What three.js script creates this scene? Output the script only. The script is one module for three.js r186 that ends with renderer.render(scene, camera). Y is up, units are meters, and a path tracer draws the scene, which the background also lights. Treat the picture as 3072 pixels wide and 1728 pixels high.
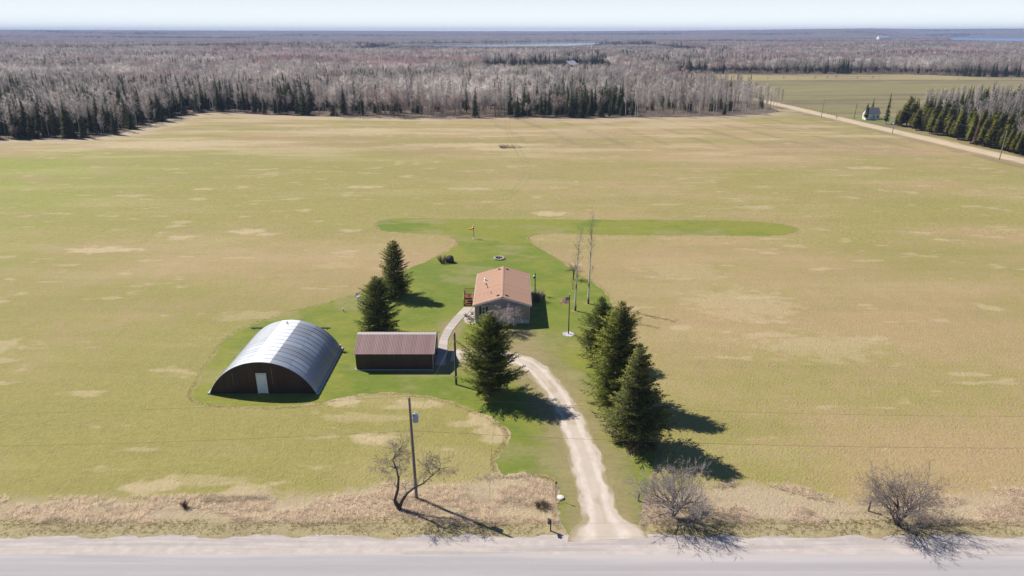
import * as THREE from 'three';
import { mergeGeometries } from 'three/addons/utils/BufferGeometryUtils.js';

// ---------------------------------------------------------------- camera, sky, sun, exposure
const scene = new THREE.Scene();
const camera = new THREE.PerspectiveCamera(45.75, 16 / 9, 0.5, 30000);
camera.position.set(0, 40, 0);
camera.rotation.set(-20.51 * Math.PI / 180, 0, 0);
const renderer = new THREE.WebGLRenderer({ antialias: true });
renderer.toneMapping = THREE.LinearToneMapping;
renderer.toneMappingExposure = 1.31;
renderer.shadowMap.enabled = true;

const SUN = new THREE.Vector3(-0.601, 0.719, -0.347).normalize();
{
  const W = 1024, H = 512, data = new Float32Array(W * H * 4);
  for (let j = 0; j < H; j++) {
    const el = ((j + 0.5) / H - 0.5) * Math.PI, t = Math.max(0, Math.sin(el));
    const a = Math.exp(-t * 7.5), b = Math.exp(-t * 14) * 0.36;
    for (let i = 0; i < W; i++) {
      const az = ((i + 0.5) / W - 0.5) * 2 * Math.PI;
      const d = Math.cos(el) * Math.cos(az) * SUN.x + Math.sin(el) * SUN.y + Math.cos(el) * Math.sin(az) * SUN.z;
      const glow = 0.10 * Math.pow(Math.max(0, d), 24);
      const k = (j * W + i) * 4;
      data[k] = 0.03 + 0.49 * a + b * 1.45 + glow;
      data[k + 1] = 0.08 + 0.565 * a + b * 1.25 + glow;
      data[k + 2] = 0.205 + 0.565 * a + b * 0.75 + glow * 0.9;
      data[k + 3] = 1;
    }
  }
  const sky = new THREE.DataTexture(data, W, H, THREE.RGBAFormat, THREE.FloatType);
  sky.mapping = THREE.EquirectangularReflectionMapping;
  sky.magFilter = sky.minFilter = THREE.LinearFilter;
  sky.needsUpdate = true;
  scene.background = sky;
  scene.environment = sky;
}
const sun = new THREE.DirectionalLight(new THREE.Color(1, 0.935, 0.82), 5.0);
sun.position.copy(SUN).multiplyScalar(400).add(new THREE.Vector3(0, 0, -110));
sun.target.position.set(0, 0, -110);
sun.castShadow = true;
Object.assign(sun.shadow.camera, { left: -220, right: 220, top: 220, bottom: -220, near: 10, far: 900 });
sun.shadow.mapSize.set(4096, 4096);
scene.add(sun, sun.target);
scene.fog = new THREE.FogExp2(new THREE.Color(0.48, 0.62, 1.0), 0.00013);

// ---------------------------------------------------------------- helpers
const V = (x, y, z) => new THREE.Vector3(x, y, z);
function rng(seed) { let a = seed >>> 0; return () => { a = (a + 0x6D2B79F5) | 0; let t = Math.imul(a ^ (a >>> 15), 1 | a); t = (t + Math.imul(t ^ (t >>> 7), 61 | t)) ^ t; return ((t ^ (t >>> 14)) >>> 0) / 4294967296; }; }
const sstep = (a, b, x) => { const t = Math.min(1, Math.max(0, (x - a) / (b - a))); return t * t * (3 - 2 * t); };
const lerp = (a, b, t) => a + (b - a) * t;
function hash2(x, y) { let h = Math.imul(x, 374761393) ^ Math.imul(y, 668265263); h = Math.imul(h ^ (h >>> 13), 1274126177); return ((h ^ (h >>> 16)) >>> 0) / 4294967296; }
function noise(x, y) {
  const xi = Math.floor(x), yi = Math.floor(y), fx = x - xi, fy = y - yi;
  const u = fx * fx * (3 - 2 * fx), v = fy * fy * (3 - 2 * fy);
  const a = hash2(xi, yi), b = hash2(xi + 1, yi), c = hash2(xi, yi + 1), d = hash2(xi + 1, yi + 1);
  return a + (b - a) * u + (c - a) * v + (a - b - c + d) * u * v;
}
function fbm(x, y, o) { let s = 0, w = 0.5, t = 0; for (let i = 0; i < o; i++) { s += w * noise(x, y); t += w; w *= 0.55; x = x * 2.03 + 17.3; y = y * 2.03 - 9.1; } return s / t; }
function inPoly(x, z, p) { let c = false; for (let i = 0, j = p.length - 1; i < p.length; j = i++) { const a = p[i], b = p[j]; if ((a[1] > z) !== (b[1] > z) && x < (b[0] - a[0]) * (z - a[1]) / (b[1] - a[1]) + a[0]) c = !c; } return c; }
function polyDist(x, z, p, closed = true) {
  let m = 1e9;
  for (let i = closed ? 0 : 1, j = closed ? p.length - 1 : 0; i < p.length; j = i++) {
    const ax = p[j][0], az = p[j][1], bx = p[i][0] - ax, bz = p[i][1] - az;
    const t = Math.min(1, Math.max(0, ((x - ax) * bx + (z - az) * bz) / (bx * bx + bz * bz + 1e-9)));
    m = Math.min(m, (x - ax - bx * t) ** 2 + (z - az - bz * t) ** 2);
  }
  return Math.sqrt(m);
}
const SRGB = new Uint8Array(4097);
for (let i = 0; i <= 4096; i++) { const c = i / 4096; SRGB[i] = Math.round(255 * (c <= 0.0031308 ? c * 12.92 : 1.055 * Math.pow(c, 1 / 2.4) - 0.055)); }
const enc = (c) => SRGB[Math.max(0, Math.min(4096, Math.round(c * 4096)))];
function colourTexture(w, h, f) {            // f(u, v, out) -> linear colour
  const d = new Uint8Array(w * h * 4), o = [0, 0, 0];
  for (let j = 0; j < h; j++) for (let i = 0; i < w; i++) { f((i + 0.5) / w, (j + 0.5) / h, o); const k = (j * w + i) * 4; d[k] = enc(o[0]); d[k + 1] = enc(o[1]); d[k + 2] = enc(o[2]); d[k + 3] = 255; }
  const t = new THREE.DataTexture(d, w, h, THREE.RGBAFormat); t.colorSpace = THREE.SRGBColorSpace;
  t.magFilter = THREE.LinearFilter; t.minFilter = THREE.LinearMipmapLinearFilter; t.generateMipmaps = true; t.needsUpdate = true; return t;
}
function greyTexture(w, h, f) {
  const d = new Uint8Array(w * h * 4);
  for (let j = 0; j < h; j++) for (let i = 0; i < w; i++) { const g = Math.max(0, Math.min(255, Math.round(255 * f((i + 0.5) / w, (j + 0.5) / h)))), k = (j * w + i) * 4; d[k] = d[k + 1] = d[k + 2] = g; d[k + 3] = 255; }
  const t = new THREE.DataTexture(d, w, h, THREE.RGBAFormat); t.magFilter = THREE.LinearFilter; t.wrapS = t.wrapT = THREE.RepeatWrapping; t.needsUpdate = true; return t;
}
const mat = (r, g, b, rough = 0.85, extra = {}) => { const m = new THREE.MeshStandardMaterial({ roughness: rough, ...extra }); m.color.setRGB(r, g, b); return m; };

const taken = new Map();
function numbered(n) { const k = taken.get(n) || 0; taken.set(n, k + 1); return k ? n + '_' + String(k).padStart(3, '0') : n; }
function shade(o) { o.traverse((m) => { if (m.isMesh) { m.castShadow = true; m.receiveShadow = true; } }); return o; }
function tag(o, label, category, group) { o.userData.label = label; o.userData.category = category; if (group) o.userData.group = group; return o; }
function thing(name, label, category, x = 0, y = 0, z = 0, turn = 0, group) {
  const g = new THREE.Group(); g.name = numbered(name); g.position.set(x, y, z); g.rotation.y = turn; tag(g, label, category, group); scene.add(g); return g;
}
function part(name, geo, m, parent) { const o = new THREE.Mesh(Array.isArray(geo) ? join(geo) : geo, m); o.name = name; o.castShadow = o.receiveShadow = true; parent.add(o); return o; }
function structure(name, geo, m, label, category, kind = 'structure') { const o = new THREE.Mesh(geo, m); o.name = numbered(name); o.userData = { label, category, kind }; o.castShadow = o.receiveShadow = true; scene.add(o); return o; }
function join(list) { return mergeGeometries(list.map((g) => { g = g.index ? g.toNonIndexed() : g; for (const k of Object.keys(g.attributes)) if (!['position', 'normal', 'uv'].includes(k)) g.deleteAttribute(k); return g; })); }
const box = (w, h, d, x = 0, y = 0, z = 0) => new THREE.BoxGeometry(w, h, d).translate(x, y, z);
const cyl = (r0, r1, h, x = 0, y = 0, z = 0, s = 10) => new THREE.CylinderGeometry(r1, r0, h, s).translate(x, y + h / 2, z);
function bar(a, b, r, s = 6, r1 = r) {
  const d = b.clone().sub(a), g = new THREE.CylinderGeometry(r1, r, d.length(), s);
  g.applyQuaternion(new THREE.Quaternion().setFromUnitVectors(V(0, 1, 0), d.clone().normalize())); return g.translate((a.x + b.x) / 2, (a.y + b.y) / 2, (a.z + b.z) / 2);
}
function prism(pts, depth, z0 = 0) {          // polygon in xy extruded along z
  const s = new THREE.Shape(pts.map((p) => new THREE.Vector2(p[0], p[1])));
  return new THREE.ExtrudeGeometry(s, { depth, bevelEnabled: false }).translate(0, 0, z0);
}
function sheet(poly, y, uvOf) {               // flat polygon on the ground
  const s = new THREE.Shape(poly.map((p) => new THREE.Vector2(p[0], -p[1])));
  const g = new THREE.ShapeGeometry(s).rotateX(-Math.PI / 2).translate(0, y, 0), p = g.attributes.position, uv = g.attributes.uv;
  for (let i = 0; i < p.count; i++) { const q = uvOf ? uvOf(p.getX(i), p.getZ(i)) : [p.getX(i), p.getZ(i)]; uv.setXY(i, q[0], q[1]); }
  return g;
}
function smooth(pts, n, closed = true) { return new THREE.CatmullRomCurve3(pts.map((p) => V(p[0], 0, p[1])), closed, 'centripetal').getPoints(n).slice(0, closed ? n : n + 1).map((p) => [p.x, p.z]); }
function wobble(pts, amp, f, seed = 0) { return pts.map((p, i) => { const a = pts[(i + pts.length - 1) % pts.length], b = pts[(i + 1) % pts.length], dx = b[0] - a[0], dz = b[1] - a[1], l = Math.hypot(dx, dz) || 1, k = amp * 2 * (fbm(p[0] * f + seed, p[1] * f, 3) - 0.5); return [p[0] - dz / l * k, p[1] + dx / l * k]; }); }

class Builder {                                // triangles, tubes, blades with vertex colours
  constructor() { this.p = []; this.n = []; this.c = []; this.i = []; }
  vert(x, y, z, nx, ny, nz, c) { this.p.push(x, y, z); this.n.push(nx, ny, nz); this.c.push(c[0], c[1], c[2]); return this.p.length / 3 - 1; }
  tri(a, b, c, col, nn) {
    const ux = b.x - a.x, uy = b.y - a.y, uz = b.z - a.z, vx = c.x - a.x, vy = c.y - a.y, vz = c.z - a.z;
    let nx = uy * vz - uz * vy, ny = uz * vx - ux * vz, nz = ux * vy - uy * vx; const l = Math.hypot(nx, ny, nz) || 1; nx /= l; ny /= l; nz /= l;
    if (nn) { if (nx * nn.x + ny * nn.y + nz * nn.z < 0) { const t = b; b = c; c = t; } nx = nn.x; ny = nn.y; nz = nn.z; }
    const k = this.vert(a.x, a.y, a.z, nx, ny, nz, col); this.vert(b.x, b.y, b.z, nx, ny, nz, col); this.vert(c.x, c.y, c.z, nx, ny, nz, col); this.i.push(k, k + 1, k + 2);
  }
  tube(pts, radii, sides, colors) {
    const up = V(0, 1, 0), t = V(0, 0, 0), s = V(0, 0, 0), q = V(0, 0, 0); let first = -1; const N = pts.length; let ref = null;
    for (let i = 0; i < N; i++) {
      t.copy(pts[Math.min(N - 1, i + 1)]).sub(pts[Math.max(0, i - 1)]).normalize();
      if (!ref) ref = Math.abs(t.y) > 0.9 ? V(1, 0, 0) : up.clone();
      s.copy(ref).addScaledVector(t, -ref.dot(t)).normalize(); q.crossVectors(t, s); ref = s.clone();
      const col = Array.isArray(colors[0]) ? colors[i] : colors;
      for (let k = 0; k < sides; k++) {
        const a = 2 * Math.PI * k / sides, cx = Math.cos(a), sy = Math.sin(a), nx = s.x * cx + q.x * sy, ny = s.y * cx + q.y * sy, nz = s.z * cx + q.z * sy;
        const id = this.vert(pts[i].x + nx * radii[i], pts[i].y + ny * radii[i], pts[i].z + nz * radii[i], nx, ny, nz, col); if (first < 0) first = id;
      }
    }
    for (let i = 0; i < N - 1; i++) for (let k = 0; k < sides; k++) { const a = first + i * sides + k, b = first + i * sides + (k + 1) % sides, c = a + sides, d = b + sides; this.i.push(a, b, c, b, d, c); }
  }
  twig(p, d, len, w, col, R, nn) {                 // one thin tapered blade
    const sx = R() - 0.5, sy = R() - 0.5, sz = R() - 0.5, cx = d.y * sz - d.z * sy, cy = d.z * sx - d.x * sz, cz = d.x * sy - d.y * sx, l = (w / 2) / (Math.hypot(cx, cy, cz) || 1);
    this.tri(V(p.x - cx * l, p.y - cy * l, p.z - cz * l), V(p.x + cx * l, p.y + cy * l, p.z + cz * l), V(p.x + d.x * len, p.y + d.y * len, p.z + d.z * len), col, nn);
  }
  geo(color = true) {
    const g = new THREE.BufferGeometry();
    g.setAttribute('position', new THREE.Float32BufferAttribute(this.p, 3)); g.setAttribute('normal', new THREE.Float32BufferAttribute(this.n, 3));
    if (color) g.setAttribute('color', new THREE.Float32BufferAttribute(this.c, 3));
    g.setIndex(this.i); return g;
  }
}
const jit = (c, k) => [c[0] * k, c[1] * k, c[2] * k];
const bend = (d, R, a) => V(d.x + (R() - 0.5) * a, d.y + (R() - 0.5) * a, d.z + (R() - 0.5) * a).normalize();

// ---------------------------------------------------------------- plan of the place (metres; x east, -z away from the paved road)
const LAWN = smooth([[-37.3, -70.3], [-38.3, -74.2], [-39.5, -82], [-39.4, -88.6], [-35.7, -94.6], [-30.4, -99.2], [-25.2, -104], [-22.2, -111.8], [-15.5, -121.7], [-11.1, -132], [-11.4, -136.2], [-14.4, -138.8], [-24.5, -140.9], [-28.9, -143.9], [-30.2, -148.5], [-27, -152.2], [-14, -152.2], [1.1, -151.8], [28.3, -151.3], [52, -150], [59.5, -147.5], [61.9, -143.5], [56.3, -138.8], [42.9, -138.6], [17.8, -139.2], [6.1, -139.9], [3.1, -137.4], [3.5, -134.2], [8.4, -122.9], [12.1, -113.8], [15.2, -105], [15.9, -95.6], [15.6, -90], [14.6, -83], [14.4, -76], [15.2, -68], [14.9, -61], [13.4, -55], [12, -51.5], [11.2, -48.8], [10.4, -46.9], [5, -46.9], [4.1, -50], [4.3, -53.3], [3.6, -55.2], [1.5, -55.7], [-0.9, -55.5], [-1.6, -57.7], [-0.6, -60.5], [-0.3, -62.7], [-1.2, -64.7], [-4.4, -67.6], [-8.7, -70.3], [-13.6, -71.5], [-18.3, -71.1], [-23.2, -68.8], [-26.7, -68.3], [-33.2, -68.6]], 420);
const LAWN_EDGE = wobble(LAWN, 0.4, 1.3);
const DRIVE = smooth([[8.1, -46.4], [7.9, -49], [7.75, -53.3], [7.1, -60.2], [5.8, -68.5], [4.1, -74.7], [1.7, -79.4], [-1.6, -81.1], [-5, -81.4], [-8, -81.4]], 70, false);
const PATH = [[-10, -78.6], [-8.6, -78.6], [-8.65, -82.6], [-8.9, -86.2], [-8.5, -89.6], [-7.55, -93.3], [-6.5, -96.6], [-6.15, -98.3], [-7.5, -98.3], [-7.9, -97], [-8.9, -93.6], [-9.75, -89.8], [-10.05, -86.4], [-9.95, -83.2]];
const FOREST_EDGE = [[-700, -255], [-420, -262], [-300, -268], [-204, -275], [-183, -275], [-168, -282], [-165, -292], [-166.5, -307], [-168, -330], [-170, -350], [-163, -372], [-150, -372], [-135, -366], [-99, -356], [-57, -350], [-17, -351], [22, -351], [62, -351], [104, -357], [128, -366], [145, -378]];
const FOREST_A = [...FOREST_EDGE, [148, -402], [142, -440], [128, -480], [128, -600], [160, -700], [171, -738], [400, -740], [440, -690], [560, -660], [2600, -640], [2600, -2900], [-2900, -2900], [-2900, -255]];
const CLEAR_A = [[-28, -645], [60, -628], [112, -640], [120, -850], [118, -934], [0, -934], [-38, -900]], CLEAR_B = [[150, -965], [205, -1000], [208, -1092], [172, -1088]];
const FOREST_B = [[178, -225], [178, -272], [179, -308], [180, -322], [204, -350], [230, -390], [262, -420], [330, -440], [420, -420], [420, -225]];
const inForest = (x, z) => (inPoly(x, z, FOREST_A) && !inPoly(x, z, CLEAR_A) && !inPoly(x, z, CLEAR_B)) || inPoly(x, z, FOREST_B);

function distField(f, x0, x1, z0, z1, step) {  // a distance sampled on a grid, read back smoothly
  const nx = Math.ceil((x1 - x0) / step) + 1, nz = Math.ceil((z1 - z0) / step) + 1, d = new Float32Array(nx * nz);
  for (let j = 0; j < nz; j++) for (let i = 0; i < nx; i++) d[j * nx + i] = f(x0 + i * step, z0 + j * step);
  return (x, z) => { const u = Math.min(nx - 1.001, Math.max(0, (x - x0) / step)), v = Math.min(nz - 1.001, Math.max(0, (z - z0) / step)), i = u | 0, j = v | 0, a = u - i, b = v - j, k = j * nx + i; return lerp(lerp(d[k], d[k + 1], a), lerp(d[k + nx], d[k + nx + 1], a), b); };
}
const lawnDist = distField((x, z) => polyDist(x, z, LAWN), -44, 66, -156, -44, 0.5);
const driveDist = distField((x, z) => polyDist(x, z, DRIVE, false), -44, 66, -156, -44, 0.5);
const pathDist = distField((x, z) => polyDist(x, z, PATH), -44, 66, -156, -44, 0.5);
const edgeDist = distField((x, z) => polyDist(x, z, FOREST_EDGE, false), -424, 424, -484, -30, 2.5);
// pale dead-grass patches of the hay field: x, z, half width, half depth, strength
const PATCHES = [[-81.2, -128.5, 8, 2.2, 1], [-56.6, -141.7, 4, 2, 0.9], [-69.1, -137.1, 4, 1.4, 0.8], [-52, -139.5, 3, 1.4, 0.7], [9.1, -156.8, 4.2, 2.4, 0.9], [-14.3, -61.6, 2.2, 1.5, 1], [-33.9, -53.8, 2.4, 1.1, 0.9], [-41.6, -186.9, 6, 1.6, 0.8], [-84.6, -184.3, 3, 1.5, 0.8], [-11.7, -184.3, 7, 2, 0.7], [-35, -142.3, 2.6, 1.2, 0.7], [-100, -176, 5, 1.6, 0.6], [-80, -172, 4, 1.4, 0.6], [-20.5, -69.6, 3.4, 1.3, 1], [-10.5, -68.9, 4, 1.2, 0.8], [-24, -53, 3.5, 1.4, 0.7], [-29, -54.5, 4, 1, 0.5], [-16, -66, 5, 1, 0.45], [-1.9, -62.6, 2, 2, 0.8], [-3.2, -65.6, 2, 1.4, 0.8], [60, -163, 5, 2, 0.6], [38, -166, 4, 1.2, 0.5], [85, -181, 4, 1.2, 0.5], [72, -240, 9, 3, 0.5], [-15, -262, 30, 5, 0.7], [-70, -300, 34, 14, 0.6], [-130, -262, 40, 10, 0.5], [30, -290, 16, 12, 0.35], [112, -215, 7, 2.6, 0.7], [-71.5, -84.2, 8, 2.4, 0.6], [-68, -80, 4, 1.3, 0.6], [-33, -119, 5, 2, 0.4], [-40, -95, 6, 2, 0.4], [36, -100, 9, 7, 0.5], [42, -84, 10, 5, 0.4], [30, -115, 8, 5, 0.3], [-3.8, -253, 14, 3, 0.6]];
const T_TAN = [0.352, 0.253, 0.13], T_OLIVE = [0.262, 0.232, 0.068], T_GREEN = [0.235, 0.255, 0.038], T_PALE = [0.45, 0.355, 0.215], T_STRAW = [0.40, 0.315, 0.22], T_LITTER = [0.15, 0.11, 0.08], T_BROWN = [0.27, 0.21, 0.112];
function mix3(o, c, t) { o[0] += (c[0] - o[0]) * t; o[1] += (c[1] - o[1]) * t; o[2] += (c[2] - o[2]) * t; }
const TRACK = smooth([[-2.5, -346], [-1.5, -300], [1, -262], [4.5, -222], [4, -198], [-1, -176], [-7, -160]], 24, false);
const strawEdge = (x) => -52.6 + 3.0 * (fbm(x * 0.09, 5, 2) - 0.5) - 2.4 * Math.exp(-(((x - 0.5) / 4) ** 2)) - 1.0 * Math.exp(-(((x + 9) / 5) ** 2));
function fieldColour(x, z, o) {
  const n1 = fbm(x * 0.011 + 3, z * 0.017, 3), n2 = fbm(x * 0.05, z * 0.085 + 40, 3), n3 = noise(x * 0.45, z * 0.6), n4 = fbm(x * 1.9, z * 2.3, 2), n5 = hash2(Math.floor(x * 9), Math.floor(z * 9));
  let g = 0.54 + (n1 - 0.5) * 0.95 + (n2 - 0.5) * 0.75 + (n3 - 0.5) * 0.18 + (n4 - 0.5) * 0.6;
  g += 0.34 * sstep(10, -70, x) - 0.15 * sstep(-5, 40, x) * sstep(-215, -130, z) + 0.12 * sstep(40, 130, x) * sstep(-120, -170, z);
  g += 0.3 * Math.exp(-(((x + 40) / 40) ** 2) - (((z + 60) / 7) ** 2));
  g -= 0.12 * sstep(-125, -80, z);
  const far = sstep(-215, -262, z); g -= far * 0.36; g += far * (fbm(x * 0.012, z * 0.16, 3) - 0.5) * 1.1;
  o[0] = T_TAN[0]; o[1] = T_TAN[1]; o[2] = T_TAN[2];
  const st = fbm(x * 0.03 + 11, z * 0.14 + 2, 4);
  mix3(o, T_OLIVE, sstep(0.1, 0.85, g));
  const w = Math.max(sstep(-95, -150, x) * sstep(-105, -150, z) * sstep(-262, -225, z), sstep(-80, -115, x) * sstep(-90, -120, z) * 0.6 * sstep(-262, -225, z));
  mix3(o, T_GREEN, w * sstep(0.15, 0.7, n2 + (n4 - 0.5) * 0.3) * 0.95);
  if (x > -8 && x < 150 && z < -235 && z > -350) {   // dead furrows ploughed away from the road
    const k = (x + (z + 300) * -0.2 + 5 * noise(z * 0.03, 8)) / 17.5, f = Math.abs(k - Math.round(k));
    mix3(o, [0.2, 0.165, 0.08], 0.55 * sstep(0.16, 0.03, f) * sstep(-235, -275, z) * (0.35 + 0.9 * n2));
  }
  mix3(o, T_PALE, far * 0.6 * sstep(0.52, 0.7, st)); mix3(o, [0.235, 0.18, 0.085], far * 0.45 * sstep(0.46, 0.32, st)); mix3(o, T_PALE, (1 - far) * 0.16 * sstep(0.55, 0.72, st)); mix3(o, [0.215, 0.195, 0.06], (1 - far) * 0.2 * sstep(0.46, 0.32, st));
  for (const p of PATCHES) { if (Math.abs(z - p[1]) > 2 * p[3]) continue; const dx = (x - p[0]) / p[2], dz = (z - p[1]) / p[3]; if (dx * dx + dz * dz < 4) { const d = Math.sqrt(dx * dx + dz * dz) + (fbm(x * 0.55, z * 0.9, 3) - 0.5) * 1.5; mix3(o, T_PALE, 0.85 * p[4] * sstep(1.15, 0.55, d)); } }
  if (x > -14 && x < 14 && z < -158) {               // old wheel tracks across the hay
    const d = polyDist(x, z, TRACK, false); mix3(o, [0.2, 0.19, 0.055], 0.45 * sstep(0.45, 0.15, Math.abs(d - 0.9)) * (0.4 + 0.8 * n2));
  }
  const scat = fbm(x * 0.16 + 60, z * 0.42, 3); mix3(o, T_PALE, 0.5 * sstep(0.7, 0.8, scat));
  if (z < -245 || x > 135 || x < -150) {
    const e = edgeDist(x, z), rd = 172.8 + (z + 180) * 0.061 - x;
    mix3(o, [0.2, 0.145, 0.09], 0.8 * sstep(3.2, 0.6, Math.abs(rd - 8 - 2 * (n2 - 0.5))) * sstep(0.3, 0.6, fbm(x * 0.3, z * 0.12, 3))); mix3(o, [0.26, 0.205, 0.1], 0.6 * sstep(11, 6, rd) * sstep(3, 5, rd));
    mix3(o, T_STRAW, 0.8 * sstep(20, 3, e + (n2 - 0.5) * 16));
    if (inForest(x, z)) mix3(o, T_LITTER, 0.95);
  }
  if (z > -60) {                                      // rough uncut straw beside the road
    const edge = strawEdge(x) + (n4 - 0.5) * 1.6;
    mix3(o, T_STRAW, 0.9 * sstep(edge - 1.2, edge + 1, z) * (0.55 + 0.6 * n2));
    mix3(o, [0.25, 0.175, 0.12], 0.5 * sstep(0.56, 0.72, fbm(x * 0.22 + 9, z * 0.9, 3)) * sstep(-53, -51, z));
    mix3(o, [0.27, 0.235, 0.11], 0.5 * sstep(-49.4, -48.3, z + (n4 - 0.5) * 1.4));
  }
  if (x > -40 && x < 20 && z > -155) { const d = lawnDist(x, z); mix3(o, T_STRAW, 0.15 * sstep(1.2, 0.1, d)); }
  const n6 = fbm(x * 4.3, z * 4.9, 2), v = 0.74 + 0.16 * n4 + 0.26 * n6 + 0.1 * n5; o[0] *= v; o[1] *= v; o[2] *= v;
}
const L_GREEN = [0.128, 0.175, 0.014], L_YELLOW = [0.205, 0.212, 0.028];
function lawnColour(x, z, o) {
  const n1 = fbm(x * 0.07 + 8, z * 0.07, 3), n2 = fbm(x * 0.35, z * 0.5, 3), n4 = fbm(x * 2.4, z * 2.8, 2), n5 = hash2(Math.floor(x * 11), Math.floor(z * 11));
  o[0] = L_GREEN[0]; o[1] = L_GREEN[1]; o[2] = L_GREEN[2];
  mix3(o, L_YELLOW, 0.95 * sstep(0.36, 0.74, n1 * 0.65 + n2 * 0.5 - 0.02 + 0.10 * sstep(-128, -150, z) * (n1 > 0.4 ? 1 : 0)));
  const dd = driveDist(x, z);
  const worn = sstep(6.2, 1.4, dd + (n2 - 0.5) * 5) * sstep(-94, -80, z) + 0.75 * Math.exp(-(((x - 3) / 5.5) ** 2) - (((z + 85.5) / 3.6) ** 2)) + 0.8 * Math.exp(-(((x - 0.2) / 2.6) ** 2) - (((z + 88.2) / 1.3) ** 2));
  mix3(o, T_BROWN, Math.min(0.9, worn * (0.45 + 0.8 * n2)));
  const path = sstep(2.2, 0.3, pathDist(x, z) + (n2 - 0.5) * 2.2) * sstep(-96, -91, z); mix3(o, T_BROWN, 0.75 * path);
  const dry = fbm(x * 0.12 + 30, z * 0.2 + 4, 3); mix3(o, [0.26, 0.225, 0.1], 0.5 * sstep(0.6, 0.74, dry));
  const n6 = fbm(x * 0.9, z * 3.2, 3), v = 0.72 + 0.2 * n4 + 0.14 * n5 + 0.22 * n6; o[0] *= v; o[1] *= v; o[2] *= v;
}
// ---------------------------------------------------------------- terrain to the horizon
const azOf = (x, z) => Math.atan2(x, -z) * 180 / Math.PI;
function terrain(x, z) {
  const r = Math.hypot(x, z); if (r < 2600) return 0;
  const a = azOf(x, z), start = 3900 + 2300 * sstep(25, 30, Math.abs(a) > 90 ? 0 : a), end = start + 3300;
  const top = a < 0 ? lerp(38, 46, sstep(0, -36, a)) : lerp(38, 66, sstep(2, 36, a));
  const k = sstep(start, end, r);
  return k * (top + 9 * (fbm(x * 0.0006 + 7, z * 0.0006, 3) - 0.5)) + sstep(3000, 4600, r) * (1 - k) * (Math.abs(a) < 26 || a < 0 ? 1 : 0) * sstep(0, 400, r - start + 1500) * 14 * (fbm(x * 0.001, z * 0.0016, 3) - 0.35);
}
{
  const rings = []; for (let r = 0; r < 10200; r += r < 400 ? 100 : r < 2600 ? 220 : 160) rings.push(r);
  const S = 168, b = new Builder();
  const forest = [0.15, 0.12, 0.095];
  rings.forEach((r, j) => { for (let i = 0; i < S; i++) { const a = 2 * Math.PI * i / S, x = r * Math.sin(a), z = -r * Math.cos(a), k = 0.85 + 0.3 * fbm(x * 0.004, z * 0.004, 3); b.vert(x, terrain(x, z) - 0.03, z, 0, 1, 0, jit(forest, k)); } });
  for (let j = 0; j < rings.length - 1; j++) for (let i = 0; i < S; i++) { const p = j * S + i, q = j * S + (i + 1) % S; if (j) b.i.push(p, q, p + S); b.i.push(q, q + S, p + S); }
  const g = b.geo(); g.computeVertexNormals();
  structure('terrain', g, mat(1, 1, 1, 0.95, { vertexColors: true }), 'leaf-littered land under the woods out to the horizon hills', 'terrain');
}
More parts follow.
